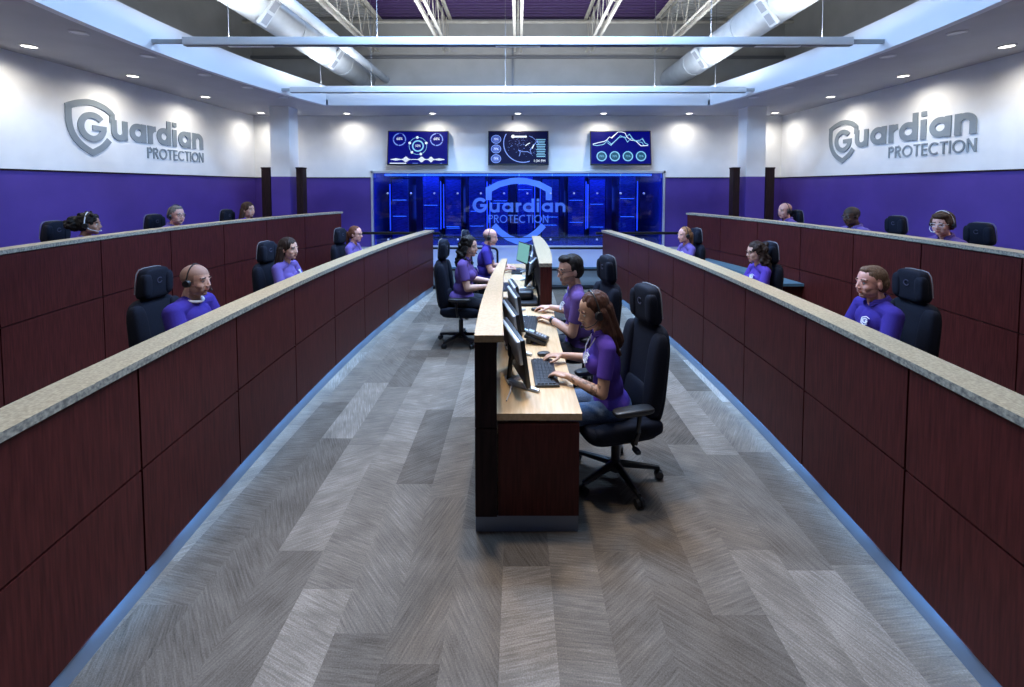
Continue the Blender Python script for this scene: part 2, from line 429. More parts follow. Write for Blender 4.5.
# ------------------------------------------------------------------ lettering made of strokes
_RB = [0]
def ribbon(bm, pts, w, M, th=.01, closed=False):
    _RB[0] += 1; th = th*(1+.09*(_RB[0] % 5))
    P = [Vector((p[0], p[1])) for p in pts]; n = len(P); Ls, Rs = [], []
    for i in range(n):
        a = P[(i-1) % n] if (closed or i > 0) else P[i]; b = P[(i+1) % n] if (closed or i < n-1) else P[i]
        t = (b-a).normalized(); nn = Vector((-t.y, t.x))
        k = 1.
        if (closed or 0 < i < n-1):
            t1 = (P[i]-a).normalized(); k = 1/max(.5, abs(t1.dot(t)))
        Ls.append(P[i]+nn*w/2*k); Rs.append(P[i]-nn*w/2*k)
    def v(p, z): return bm.verts.new(M @ Vector((p.x, p.y, z)))
    L0, R0, L1, R1 = [v(p, 0) for p in Ls], [v(p, 0) for p in Rs], [v(p, th) for p in Ls], [v(p, th) for p in Rs]
    rng = range(n if closed else n-1)
    for i in rng:
        j = (i+1) % n
        bm.faces.new((L0[i], L0[j], R0[j], R0[i])); bm.faces.new((L1[i], R1[i], R1[j], L1[j]))
        bm.faces.new((L0[i], L1[i], L1[j], L0[j])); bm.faces.new((R0[i], R0[j], R1[j], R1[i]))
    if not closed:
        for i in (0, -1): bm.faces.new((L0[i], R0[i], R1[i], L1[i]))
def glyph(ch, w):
    """strokes in units of x-height/cap-height 1, stroke width w; returns (strokes, advance)"""
    h = w/2; r = .5-h
    ring = [(x, y) for x, y in arc((.5, .5), r, 0, 360, 28)[:-1]]
    if ch == 'u': return [[(h, 1), (h, .42)] + arc((.46, .42), .46-h, 180, 360, 12)[1:] + [(.92-h, 1)], [(.92-h, 0), (.92-h, .6)]], .92
    if ch == 'a': return [('c', ring), [(1-h, 1), (1-h, 0)]], 1.
    if ch == 'r': return [[(h, 0), (h, 1)], arc((.50, .5), .50-h, 180, 88, 10)], .47
    if ch == 'd': return [('c', ring), [(1-h, 1.42), (1-h, 0)]], 1.
    if ch == 'i': return [[(h, 0), (h, 1)], [(h, 1.16), (h, 1.42)]], w
    if ch == 'n': return [[(h, 0), (h, 1)], [(h, .55)] + arc((.46, .54), .46-h, 180, 0, 12)[1:] + [(.92-h, 0)]], .92
    if ch == 'P': return [[(h, 0), (h, 1)], [(h, 1-h), (.34, 1-h)] + arc((.34, .745), .255-h, 90, -90, 8) + [(h, .49+h)]], .60
    if ch == 'R': return [[(h, 0), (h, 1)], [(h, 1-h), (.34, 1-h)] + arc((.34, .745), .255-h, 90, -90, 8) + [(h, .49+h)], [(.30, .5), (.60, 0)]], .62
    if ch == 'O': return [('c', ring)], 1.
    if ch == 'T': return [[(0, 1-h), (.62, 1-h)], [(.31, 0), (.31, 1)]], .62
    if ch == 'E': return [[(h, 0), (h, 1)], [(0, 1-h), (.52, 1-h)], [(0, .5), (.5, .5)], [(0, h), (.52, h)]], .52
    if ch == 'C': return [arc((.5, .5), r, 48, 312, 22)], .86
    if ch == 'I': return [[(h, 0), (h, 1)]], w
    if ch == 'N': return [[(h, 0), (h, 1)], [(h, 1), (.72-h, 0)], [(.72-h, 0), (.72-h, 1)]], .72
    return [], .3
def word(bm, s, x, y, H, w, gap, M, width=None, th=.01):
    tot = sum(glyph(c, w)[1] for c in s)+gap*(len(s)-1)
    kx = (width/(tot*H)) if width else 1.
    for c in s:
        st, adv = glyph(c, w)
        for q in st:
            cl = isinstance(q, tuple); q = q[1] if cl else q
            ribbon(bm, [(x+px*H*kx, y+py*H) for px, py in q], w*H*(1 if kx > .9 else .95), M, th, cl)
        x += (adv+gap)*H*kx
def shield_pts(k, cx, cy):
    # half outline of the shield, unit height 1, going clockwise from the notch above the word
    top = [(.46, .655), (.46, .83), (.30, .93), (.10, .985), (0, .99), (-.10, .985), (-.30, .93), (-.46, .86), (-.465, .62), (-.43, .42), (-.34, .26), (-.2, .13), (0, .02), (.2, .13), (.30, .215), (.375, .30)]
    def cr(P, n=4):
        out = []
        for i in range(len(P)-1):
            p0, p1, p2, p3 = P[max(0, i-1)], P[i], P[i+1], P[min(len(P)-1, i+2)]
            for j in range(n):
                t = j/n
                out.append(tuple(.5*((2*p1[q])+(-p0[q]+p2[q])*t+(2*p0[q]-5*p1[q]+4*p2[q]-p3[q])*t*t+(-p0[q]+3*p1[q]-3*p2[q]+p3[q])*t**3) for q in (0, 1)))
        out.append(P[-1]); return out
    seg = [top[:2], cr(top[1:8]), cr(top[7:13]), cr(top[12:])]
    return [[(cx+p[0]*k*.95, cy+p[1]*k) for p in q] for q in seg]
def wall_logo(name, M, label, m, S=.93, width_g=3.02):
    """origin = left bottom corner of the shield on the wall, u to the right"""
    root = thing(name, label, 'wall logo')
    bm = NB(); sw = .105*S/1.0
    pts = [p for q in shield_pts(S-.1, .44*S, .05) for p in q]
    clean = [pts[0]]
    for p in pts[1:]:
        if (Vector(p)-Vector(clean[-1])).length > .004: clean.append(p)
    ribbon(bm, clean, sw, M, .012)
    obj('shield_outline', bm, m, root, smooth=False)
    bm = NB()
    gc = (.45*S, .52*S); gr = .205*S
    ribbon(bm, arc(gc, gr, 38, 352, 30), .105*S, M, .014)
    ribbon(bm, [(gc[0]-.0*S, gc[1]-.012*S), (gc[0]+gr+.05*S, gc[1]-.012*S)], .09*S, M, .014)
    x0 = .80*S; xh = .335*S/.93
    word(bm, 'uardian', x0, .345*S, xh, .30, .12, M, width=width_g-x0, th=.014)
    obj('name_letters', bm, m, root, smooth=False)
    bm = NB(); ph = .205*S/.93
    word(bm, 'PROTECTION', width_g*.50, .345*S-ph-.075*S, ph, .13, .14, M, width=width_g*.50, th=.013)
    obj('tagline_letters', bm, m, root, smooth=False)
    return root
# left wall: u runs away from the camera (+Y); right wall: u runs towards the camera (-Y)
ML = Matrix.Translation((-WX, 6.76, 2.50)) @ Matrix(((0, 0, 1, 0), (1, 0, 0, 0), (0, 1, 0, 0), (0, 0, 0, 1)))
MR = Matrix.Translation((WX, 9.80, 2.50)) @ Matrix(((0, 0, -1, 0), (-1, 0, 0, 0), (0, 1, 0, 0), (0, 0, 0, 1)))
wall_logo('wall_logo', ML, 'large grey shield logo and Guardian Protection lettering on the left side wall', M_logo, width_g=2.92)
wall_logo('wall_logo', MR, 'large grey shield logo and Guardian Protection lettering on the right side wall', M_logo, width_g=3.15)
# glass logo
MG = Matrix.Translation((0, BY+.008, 0)) @ Matrix(((1, 0, 0, 0), (0, 0, -1, 0), (0, 1, 0, 0), (0, 0, 0, 1)))
gl = thing('glass_logo', 'translucent pale blue shield emblem with name on the server room glass', 'glass logo')
bm = NB()
S = 1.72; cx = 0.02; z0 = .50
P = [[(cx+p[0], z0+p[1]) for p in q] for q in shield_pts(S, 0, 0)]
top = P[0]+P[1][1:]
ribbon(bm, [(cx-.79, z0+1.16), (cx-.79, z0+1.44), (cx-.52, z0+1.58), (cx-.2, z0+1.66), (cx, z0+1.675), (cx+.2, z0+1.66), (cx+.52, z0+1.58), (cx+.79, z0+1.44), (cx+.79, z0+1.16)], .16, MG, .004)
ribbon(bm, [(cx-.66, z0+.50), (cx-.5, z0+.33), (cx-.28, z0+.17), (cx, z0+.06), (cx+.28, z0+.17), (cx+.5, z0+.33), (cx+.66, z0+.50)], .16, MG, .004)
obj('shield_outline', bm, M_film, gl, smooth=False)
bm = NB()
gc = (-1.0, 1.53); 
ribbon(bm, arc(gc, .155, 38, 352, 26), .085, MG, .005); ribbon(bm, [(gc[0], gc[1]-.01), (gc[0]+.19, gc[1]-.01)], .075, MG, .005)
word(bm, 'uardian', -.76, 1.345, .25, .28, .16, MG, width=2.02, th=.005)
obj('name_letters', bm, M_film, gl, smooth=False)
bm = NB(); word(bm, 'PROTECTION', -.78, 1.06, .21, .12, .14, MG, width=1.58, th=.005); obj('tagline_letters', bm, M_film, gl, smooth=False)

# ------------------------------------------------------------------ televisions
M_scr = mat('screen_blue', (.0,.0,.02), .6, spec=.1, emit=(.001,.002,.17), estr=1.0)
M_scrd = mat('screen_dark', (.0,.0,.01), .6, spec=.1, emit=(.002,.004,.035), estr=1.0)
M_gw = mat('graphic_white', (.1,.1,.1), .5, emit=(.75,.85,1), estr=1.1)
M_gb = mat('graphic_blue', (.05,.05,.1), .5, emit=(.13,.25,.85), estr=.9)
M_gc = mat('graphic_cyan', (.05,.1,.1), .5, emit=(.22,.55,.9), estr=.9)
M_gt = mat('graphic_teal', (.0,.03,.04), .5, emit=(.004,.06,.12), estr=.8)
TW, TH = 1.56, .90
def ring2(bm, c, r, w, M, a0=0, a1=360, kx=1., th=.002):
    pts = [(c[0]+math.cos(R(a))*r*kx, c[1]+math.sin(R(a))*r) for a in [a0+(a1-a0)*i/30 for i in range(31)]]
    if abs(a1-a0) >= 360: ribbon(bm, pts[:-1], w, M, th, True)
    else: ribbon(bm, pts, w, M, th)
def disc(bm, c, r, M, kx=1.):
    vs = [bm.verts.new(M @ Vector((c[0]+math.cos(2*PI*i/20)*r*kx, c[1]+math.sin(2*PI*i/20)*r, .0015))) for i in range(20)]
    bm.faces.new(vs)
def rect(bm, x, y, w, h, M, z=.002):
    vs = [bm.verts.new(M @ Vector((x+a*w/2, y+b*h/2, z))) for a, b in ((-1,-1), (1,-1), (1,1), (-1,1))]
    bm.faces.new(vs)
def tinytext(root, txt, x, y, size, m, M, name='caption'):
    cu = bpy.data.curves.new('t', 'FONT'); cu.body = txt; cu.size = size; cu.align_x = 'CENTER'; cu.align_y = 'CENTER'
    o = bpy.data.objects.new('t', cu); COL.objects.link(o)
    me = bpy.data.meshes.new_from_object(o.evaluated_get(bpy.context.evaluated_depsgraph_get()))
    bpy.data.objects.remove(o)
    me.transform(M @ Matrix.Translation((x, y, .003))); me.materials.clear(); me.materials.append(m)
    q = bpy.data.objects.new(name, me); COL.objects.link(q); q.parent = root
    return q
def tv(x, label, kind, yaw):
    root = thing('television', label, 'television', (x, BY-.16, 3.01))
    root.rotation_euler = (R(-9), 0, R(yaw))
    bm = NB(); box(bm, (0, 0, 0), (TW, .055, TH), bev=.008); obj('housing', bm, M_black, root)
    bm = NB(); box(bm, (0, .08, .0), (.5, .13, .24), bev=.01); obj('wall_bracket', bm, M_blackm, root)
    bm = NB(); box(bm, (0, -.029, .005), (TW-.05, .004, TH-.06)); obj('screen', bm, M_scr if kind != 1 else M_scrd, root)
    M = Matrix.Translation((0, -.0315, 0)) @ Matrix(((1, 0, 0, 0), (0, 0, -1, 0), (0, 1, 0, 0), (0, 0, 0, 1)))
    a, b, c = NB(), NB(), NB()
    def gauge(rings, discs, m1, m2):
        g = NB()
        for q in rings: ring2(g, *q[:3], M, **q[3])
        n = len(g.faces)
        for q in discs: disc(g, q[0], q[1], M, *q[2:])
        g.faces.ensure_lookup_table()
        for i in range(n, len(g.faces)): g.faces[i].material_index = 1
        obj('gauge_graphic', g, [m1, m2], root, smooth=False)
    if kind == 0:
        for s in (-1, 1):
            gauge([((s*.475, .22), .155, .028, dict(a0=100+k*82, a1=172+k*82)) for k in range(4)]+[((s*.475, .22), .165, .006, {})], [], M_gb, M_gb)
            tinytext(root, '68%', s*.475, .235, .095, M_gw, M)
        gauge([((0, .05), .225, .010, {}), ((0, .05), .135, .034, {})], [((.225*math.cos(R(an)), .05+.225*math.sin(R(an))), .034) for an in (20, 95, 160, 228, 290)], M_gc, M_gw)
        tinytext(root, '50%', 0, .05, .085, M_gw, M)
        xs = [-.68+i*1.36/90 for i in range(91)]
        for xx in xs:
            am = .008+.075*max(math.exp(-((xx+.30)/.06)**2), math.exp(-((xx-.10)/.06)**2), math.exp(-((xx-.34)/.05)**2), .35*math.exp(-((xx+.55)/.08)**2), .3*math.exp(-((xx-.55)/.09)**2))*(.6+.4*abs(math.sin(xx*97)))
            rect(a, xx, -.305, .0115, 2*am, M)
        rect(a, -.50, -.405, .42, .022, M); rect(b, -.06, -.405, .14, .012, M); rect(b, .6, -.405, .05, .012, M)
    elif kind == 1:
        for k in range(3):
            gauge([((-.575, .225-k*.255), .105, .02, dict(kx=1.15))], [((-.575, .225-k*.255), .085, 1.15)], M_gb, mat('graphic_deep_blue', (.02,.03,.1), .5, emit=(.05,.10,.45), estr=.9)); tinytext(root, '75%', -.575, .225-k*.255, .07, M_gw, M)
        ring2(b, (.12, .12), .50, .022, M, 150, 290); ring2(b, (.12, -.12), .46, .012, M, 25, 70)
        for i in range(90):
            an = random.uniform(0, 6.28); rr = .42*random.random()**.6
            rect(b, .12+rr*math.cos(an)*1.0, .06+rr*math.sin(an)*.75, random.uniform(.006, .03), .006, M)
        ribbon(b, [(.02, -.22), (.05, -.12), (.0, -.06), (.10, -.10), (.24, -.10), (.33, -.16), (.30, -.05), (.38, .05), (.44, .12), (.50, .2)], .016, M, .002)
        ribbon(a, [(.18, .05), (.24, .10), (.30, .13)], .018, M, .003); ribbon(a, [(.35, -.02), (.40, .08)], .022, M, .003)
        disc(a, (-.14, .30), .045, M); rect(a, .05, .295, .33, .045, M)
        for k in range(11): rect(c, .58, .22-k*.045, .24-.02*(k % 3), .018, M)
        tinytext(root, '1:34 PM', .54, -.345, .095, M_gw, M)
    else:
        l1 = [(-.71,.10),(-.56,.14),(-.42,.17),(-.36,.20),(-.28,.29),(-.23,.26),(-.06,.42),(.04,.42),(.12,.39),(.17,.28),(.27,.20),(.33,.20),(.40,.17),(.52,.05),(.70,.06)]
        l2 = [(-.71,.08),(-.60,.06),(-.44,.09),(-.33,.19),(-.24,.10),(-.12,.19),(-.03,.28),(.10,.29),(.18,.15),(.28,.26),(.36,.18),(.50,.20),(.56,.24),(.63,.12),(.71,.08)]
        l3 = [(-.34,.14),(-.25,.07),(-.08,.24),(.0,.32),(.12,.26),(.23,.36),(.33,.22),(.44,.16),(.55,.14),(.60,.05)]
        for l in (l1, l2, l3): ribbon(a if l is l1 else c, l, .018, M, .002)
        for k in range(4):
            xx = -.49+k*.335; gauge([((xx, -.22), .118, .028, {})], [((xx, -.22), .10)], M_gc, M_gt)
            tinytext(root, '75%', xx, -.22, .075, M_gc, M)
    for q, m in ((a, M_gw), (b, M_gb if kind != 2 else M_gt), (c, M_gc)):
        if len(q.verts): obj('screen_pattern', q, m, root, smooth=False)
        else: q.free()
tv((420-518)/38., 'wall television with round gauges and an audio waveform on blue', 0, 2)
tv(0.01, 'wall television showing a dark world map with teal bars', 1, 0)
tv((618.5-518)/38., 'wall television with zigzag line chart above four round gauges', 2, -2)

# ------------------------------------------------------------------ overhead: joists, ducts, light bars, downlights
def joist(x, label):
    root = thing('roof_joist', label, 'roof joist', (x, 0, 0), 0, 'open web roof joists')
    zt, zb = DECK-.04, 5.44
    y0, y1 = NY+.05, BY-.05
    for z, nm in ((zt, 'top_chord'), (zb, 'bottom_chord')):
        bm = NB()
        yy1 = y1 if z == zt else y1-.25
        for s in (-1, 1):
            box(bm, (s*.045, (y0+yy1)/2, z), (.006, yy1-y0, .07)); box(bm, (s*.075, (y0+yy1)/2, z+(.032 if z == zt else -.032)), (.062, yy1-y0, .006))
        obj(nm, bm, M_steelw, root)
    bm = NB(); n = 22; st = (y1-y0-.3)/n
    for i in range(n):
        a = y0+i*st
        cone(bm, (0, a, zt), (0, a+st/2, zb), .013, seg=6); cone(bm, (0, a+st/2, zb), (0, a+st, zt), .013, seg=6)
    cone(bm, (0, y1-.3, zb), (0, y1-.02, zt), .013, seg=6)
    obj('web_bars', bm, M_steelw, root)
jl = ['third roof joist left of the centre line, above the left air duct', 'second roof joist left of the centre line, at the edge of the purple deck', 'first roof joist left of the centre line under the purple deck',
      'centre roof joist running straight back over the aisle', 'first roof joist right of the centre line under the purple deck', 'second roof joist right of the centre line, at the edge of the purple deck', 'third roof joist right of the centre line, above the right air duct']
for i, l in enumerate(jl): joist((i-3)*1.79, l)
bm = NB(); cone(bm, (-WX, BY-.35, DECK-.16), (WX, BY-.35, DECK-.16), .035, seg=10); tag(obj('bridging_pipe', bm, M_steelw), 'thin horizontal pipe crossing under the roof deck near the back wall', 'pipe')
def duct(s, label):
    root = thing('air_duct', label, 'air duct', (s*3.97, 0, 4.80))
    bm = NB(); cone(bm, (0, NY+.1, 0), (0, BY-.02, 0), .275, seg=40); obj('duct_tube', bm, M_duct, root)
    for y in (1.2, 3.4, 5.6, 7.8, 10.0):
        bm = NB(); cone(bm, (0, y-.02, 0), (0, y+.02, 0), .285, seg=40); obj('duct_seam', bm, M_duct, root)
    for y in (2.2, 4.45, 6.75, 9.2):
        a = R(-50); M = Matrix.Rotation(s*a if s > 0 else -a, 4, 'Y')
        # register on the aisle-facing lower flank
        d = Vector((-s*math.cos(R(35)), 0, -math.sin(R(35))))
        F = d.to_track_quat('Z', 'Y').to_matrix().to_4x4()
        T = Matrix.Translation(Vector((0, y, 0))+d*.275) @ F
        bm = NB(); box(bm, (0, 0, .0), (.20, .46, .05), M=T, bev=.004); f = obj('air_register', bm, M_duct, root)
        bm = NB(); box(bm, (0, 0, .027), (.14, .17, .006), M=T @ Matrix.Translation((0, -.11, 0))); box(bm, (0, 0, .027), (.14, .17, .006), M=T @ Matrix.Translation((0, .11, 0))); obj('register_grille', bm, M_grille, f)
duct(-1, 'large pale round air duct hanging on the left of the ceiling void'); duct(1, 'large pale round air duct hanging on the right of the ceiling void')
bm = NB(); cone(bm, (-3.42, NY+.1, 4.78), (-3.42, BY-.02, 4.78), .085, seg=24); tag(obj('supply_pipe', bm, M_duct), 'slim pale pipe running beside the left air duct', 'pipe')
bm = NB(); box(bm, (-.14, BY-.028, 4.75), (.05, .06, 2.0)); tag(obj('conduit', bm, M_grille), 'narrow vertical conduit on the grey wall under the centre joist', 'conduit')
bm = NB(); box(bm, (0, BY-.04, 5.36), (2*WX, .08, .06)); struct('trim_7', bm, M_grille)
def light_bar(y, z, w, label, drops):
    root = thing('light_bar', label, 'light bar', (0, y, z), 0, 'suspended light bars')
    bm = NB(); box(bm, (0, 0, 0), (2*w, .09, .105), bev=.006); obj('bar_housing', bm, M_bar, root)
    bm = NB(); box(bm, (0, 0, -.056), (2*w-.02, .07, .01)); obj('bar_lens', bm, mat('lens_dark', (.05,.055,.07), .3), root)
    e = openx(y)
    for s in (-1, 1):
        bm = NB(); box(bm, (s*(w+e)/2, 0, 0), (e-w, .05, .05)); obj('end_bracket', bm, M_duct, root)
    for x in drops:
        bm = NB(); cone(bm, (x, 0, .05), (x, 0, DECK-z), .004, seg=6); obj('suspension_wire', bm, M_grille, root)
    for x in (-3.6, .0, 3.5):
        bm = NB(); box(bm, (x, 0, -.064), (.6, .05, .012)); obj('sensor_strip', bm, M_bar, root)
light_bar(6.03, CH+142.5/73, 4.50, 'long suspended light bar, the nearer and wider of the two across the ceiling opening', (-3.9, -1.9, 2.6, 4.1))
light_bar(8.80, CH+95.5/50, 4.50, 'long suspended light bar, the farther one in front of the rear soffit', (-3.9, -2.9, -.25, 2.7, 3.9))
def downlight(x, y, label, on=True, group='round ceiling downlights'):
    root = thing('ceiling_downlight', label, 'downlight', (x, y, SOF), 0, group)
    bm = NB(); tube(bm, [(.085*math.cos(2*PI*i/24), .085*math.sin(2*PI*i/24), -.004) for i in range(24)], .012, 6, True); obj('trim_ring', bm, M_ring, root)
    bm = NB(); cone(bm, (0, 0, -.001), (0, 0, -.008), .078, seg=24); obj('lens', bm, M_lamp if on else M_lampoff, root)
    return root
def spot(loc, power, ang, col, tgt=None, blend=.6, r=.06):
    l = bpy.data.lights.new('lamp', 'SPOT'); l.energy = power; l.spot_size = R(ang); l.spot_blend = blend; l.color = col; l.shadow_soft_size = r
    o = bpy.data.objects.new('lamp', l); COL.objects.link(o); o.location = loc
    d = (Vector(tgt)-Vector(loc)) if tgt else Vector((0, 0, -1))
    o.rotation_euler = d.to_track_quat('-Z', 'Y').to_euler()
    return o
def area(loc, sx, sy, power, col, d, spread=180):
    l = bpy.data.lights.new('lamp', 'AREA'); l.shape = 'RECTANGLE'; l.size = sx; l.size_y = sy; l.energy = power; l.color = col; l.spread = R(spread)
    o = bpy.data.objects.new('lamp', l); COL.objects.link(o); o.location = loc
    o.rotation_euler = Vector(d).to_track_quat('-Z', 'Y').to_euler()
    return o
WARM = (1, .90, .76)
ordn = ['nearest', 'second', 'third', 'fourth and farthest']
for s, sd in ((-1, 'left'), (1, 'right')):
    ys = (5.85, 7.4, 9.1, 11.05)
    for k, y in enumerate(ys):
        downlight(s*6.4, y, 'lit round downlight in the %s soffit beside the wall, %s in its row' % (sd, ordn[k]))
    for y in (-.4, 1.2, 2.75, 4.3)+ys: spot((s*6.4, y, SOF-.03), 76, 165, (1, .94, .84), blend=1)
    for k, (y, x) in enumerate(((5.35, 5.25), (6.3, 5.22), (7.33, 5.16), (8.25, 5.02), (9.17, 4.86))):
        downlight(s*x, y, 'unlit round downlight near the curved %s soffit edge, number %s from the camera' % (sd, ('one', 'two', 'three', 'four', 'five')[k]), False, 'dark adjustable downlights')
nm = ['leftmost', 'second from the left', 'middle one', 'second from the right', 'rightmost']
for k, x in enumerate((-4.3, -2.15, 0, 2.15, 4.3)):
    downlight(x, 11.15, 'lit round downlight in the rear soffit above the televisions, ' + nm[k]); spot((x, 11.15, SOF-.03), 62, 165, (1, .94, .84), blend=1)

# ------------------------------------------------------------------ panelled partitions
def partition(name, s, f, y0, y1, zf, H, joints, zs, label, group, capw=.178, n=40):
    """f = aisle face |x| ; body lies outwards (away from the centre line)"""
    root = thing(name, label, 'partition', (0, 0, 0), 0, group)
    X = lambda o: (lambda y: s*(f(y)+o))
    bm = NB(); strip(bm, X(.02), X(.15), y0+.01, y1-.01, .0, H-.04, n); obj('core', bm, M_core, root)
    bm = NB(); strip(bm, X(.012), X(.03), y0, y1, 0, .10, n); obj('toe_kick', bm, M_base, root)
    bm = NB(); strip(bm, X(-.014), X(capw-.014), y0-.02, y1+.03, H-.036, H, n, mi=1, mtop=0); obj('counter_cap', bm, [M_cap, M_capg], root)
    bm = NB(); strip(bm, X(.15), X(.165), y0, y1, zf, H-.04, n); obj('rear_panel', bm, M_wood, root)
    bm = NB(); strip(bm, X(.0), X(.165), y1-.02, y1, .10, H-.04, 1); obj('end_panel', bm, M_wood, root)
    js = [y0]+list(joints)+[y1-.02]
    g = .006
    for a, b in zip(js, js[1:]):
        for z0, z1 in zip(zs, zs[1:]):
            bm = NB(); strip(bm, X(0), X(.019), a+g, b-g, z0+g, z1-g, 5); obj('wood_panel', bm, M_wood, root)
    return root
fj = [2.10+.843*k for k in range(7)]
FH = 1.18
partition('curved_partition', -1, front, .55, 8.43, 0, FH, [1.29]+fj, (.10, .63, FH-.04), 'curved mahogany panelled partition with beige cap along the left side of the aisle', 'aisle partitions')
partition('curved_partition', 1, frontR, .55, 8.43, 0, FH, [1.29]+fj, (.10, .63, FH-.04), 'curved mahogany panelled partition with beige cap along the right side of the aisle', 'aisle partitions')
BH = 1.48
bj = [2.6, 3.67, 4.75, 5.75, 6.7, 7.6, 8.5]
partition('curved_partition', -1, backL, .9, 9.45, .27, BH, bj, (.10, .82, BH-.04), 'raised rear mahogany partition below the purple left wall', 'rear row partitions')
partition('curved_partition', 1, backR, .9, 9.02, .27, BH, [2.6, 3.55, 4.5, 5.4, 6.3, 7.2, 8.1], (.10, .82, BH-.04), 'raised rear mahogany partition below the purple right wall', 'rear row partitions')
# worktops behind the partitions
def side_desk(s, f, y0, y1, z, dpt, label):
    root = thing('long_desk', label, 'desk')
    X = lambda o: (lambda y: s*(f(y)+o))
    bm = NB(); strip(bm, X(.166), X(.166+dpt), y0, y1, z-.035, z, 24); obj('worktop', bm, M_maple, root)
    y = y0+.3
    zb = z-.71
    while y < y1:
        bm = NB(); strip(bm, X(.17), X(.166+dpt-.1), y, y+.03, zb, z-.035, 1); obj('support_panel', bm, M_wood, root); y += 1.45
for s, sd in ((-1, 'left'), (1, 'right')):
    side_desk(s, front if s < 0 else frontR, .7, 8.3, .71, .36, 'long maple desk hidden behind the %s aisle partition' % sd)
    side_desk(s, backL if s < 0 else backR, 1.0, 8.9, 1.01, .34, 'long maple desk behind the raised rear partition on the %s' % sd)
# low counter seen behind the right aisle row
bm = NB(); strip(bm, lambda y: backR(y)-.32, lambda y: backR(y)-.005, 6.2, 8.4, .60, .64, 14)
cr = thing('low_counter', 'low teal counter against the raised partition behind the right aisle row', 'counter'); obj('counter_top', bm, M_teal, cr)
bm = NB(); strip(bm, lambda y: backR(y)-.28, lambda y: backR(y)-.005, 6.25, 8.35, .0, .60, 14); obj('cabinet_body', bm, M_wood, cr)

# ------------------------------------------------------------------ centre consoles
DZ = .71
w1L = lambda y: -(.268-.026*(y-3.35)**2)
def w1R(y):
    pts = [(2.4, -.078), (2.9, -.105), (3.4, -.122), (4.27, -.140), (5.12, -.125)]
    return lin(pts, y)
def lin(pts, y):
    if y <= pts[0][0]: return pts[0][1]
    for a, b in zip(pts, pts[1:]):
        if y <= b[0]: return a[1]+(b[1]-a[1])*(y-a[0])/(b[0]-a[0])
    return pts[-1][1]
Y0, Y1 = 2.47, 5.10
c1 = thing('centre_partition', 'curved partition with light speckled cap at the near centre desk, wooden end facing the camera', 'partition')
bm = NB(); strip(bm, w1L, w1R, Y0-.02, Y1, FH-.04, FH, 30, mi=1, mtop=0); obj('counter_cap', bm, [noisy('oak_cap', (.40,.27,.14), (.52,.36,.20), nscale=70, rough=.45), noisy('oak_cap_edge', (.30,.20,.10), (.40,.28,.15), nscale=60)], c1)
bm = NB(); strip(bm, lambda y: w1L(y)+.012, lambda y: w1R(y)-.046, Y0+.012, Y1-.02, .10, FH-.04, 30); obj('core', bm, M_post, c1)
bm = NB(); strip(bm, lambda y: w1L(y)+.02, lambda y: w1R(y)-.05, Y0+.03, Y1-.03, 0, .10, 30); obj('toe_kick', bm, M_base, c1)
js = [Y0, 3.3, 4.2, Y1]
for a, b in zip(js, js[1:]):
    for z0, z1 in ((.10, .63), (.63, FH-.04)):
        bm = NB(); strip(bm, w1L, lambda y: w1L(y)+.012, a+.006, b-.006, z0+.005, z1-.005, 8); obj('wood_panel', bm, M_wood, c1)
for z0, z1 in ((.10, .63), (.63, FH-.04)):
    bm = NB(); strip(bm, lambda y: w1L(Y0)+.002, lambda y: w1R(Y0)-.040, Y0, Y0+.012, z0+.004, z1-.004, 1); obj('end_panel', bm, M_post, c1)
deskR = lambda y: lin([(2.4, .372), (2.9, .362), (3.6, .352), (4.2, .36), (4.75, .385)], y)
d1 = thing('centre_desk', 'light maple desk of the near centre stations with dark wood end panel', 'desk')
bm = NB()
strip(bm, lambda y: w1R(y)-.044, deskR, Y0+.014, 4.75, DZ-.04, DZ, 20)
es = [e for e in bm.edges if all(abs(v.co.z-DZ) < 1e-4 for v in e.verts) and len(e.link_faces) == 2 and any(abs(f.normal.z) < .5 for f in e.link_faces)]
bmesh.ops.recalc_face_normals(bm, faces=bm.faces)
obj('worktop', bm, [M_maple], d1)
bm = NB(); box(bm, ((-.116+.355)/2, Y0+.027, .375), (.471, .03, .55), bev=.002); obj('end_panel', bm, M_wood, d1)
bm = NB(); box(bm, (.052, Y0+.04, .05), (.60, .04, .10)); obj('toe_kick', bm, M_base, d1)
bm = NB(); box(bm, (.13, 3.62, .385), (.42, .03, .57)); obj('support_panel', bm, M_wood, d1)
bm = NB(); box(bm, (.13, 4.72, .335), (.46, .03, .67)); obj('support_panel', bm, M_wood, d1)
# second (far) console, mirrored
w2R = lambda y: .43-.033*(y-6.1)**2
w2L = lambda y: .235
Z0, Z1 = 4.80, 7.46
c2 = thing('centre_partition', 'curved partition with speckled cap at the far centre desk, reddish wood end beside the man in glasses', 'partition')
bm = NB(); strip(bm, w2L, w2R, Z0-.02, Z1, FH-.04, FH, 30, mi=1, mtop=0); obj('counter_cap', bm, [M_cap, M_capg], c2)
bm = NB(); strip(bm, lambda y: w2L(y)+.02, lambda y: w2R(y)-.012, Z0+.012, Z1-.02, .10, FH-.04, 30); obj('core', bm, M_post, c2)
bm = NB(); strip(bm, lambda y: w2L(y)+.03, lambda y: w2R(y)-.02, Z0+.03, Z1-.03, 0, .10, 30); obj('toe_kick', bm, M_base, c2)
js = [Z0, 5.7, 6.6, Z1]
for a, b in zip(js, js[1:]):
    for z0, z1 in ((.10, .63), (.63, FH-.04)):
        bm = NB(); strip(bm, w2R, lambda y: w2R(y)-.012, a+.006, b-.006, z0+.005, z1-.005, 8); obj('wood_panel', bm, M_wood, c2)
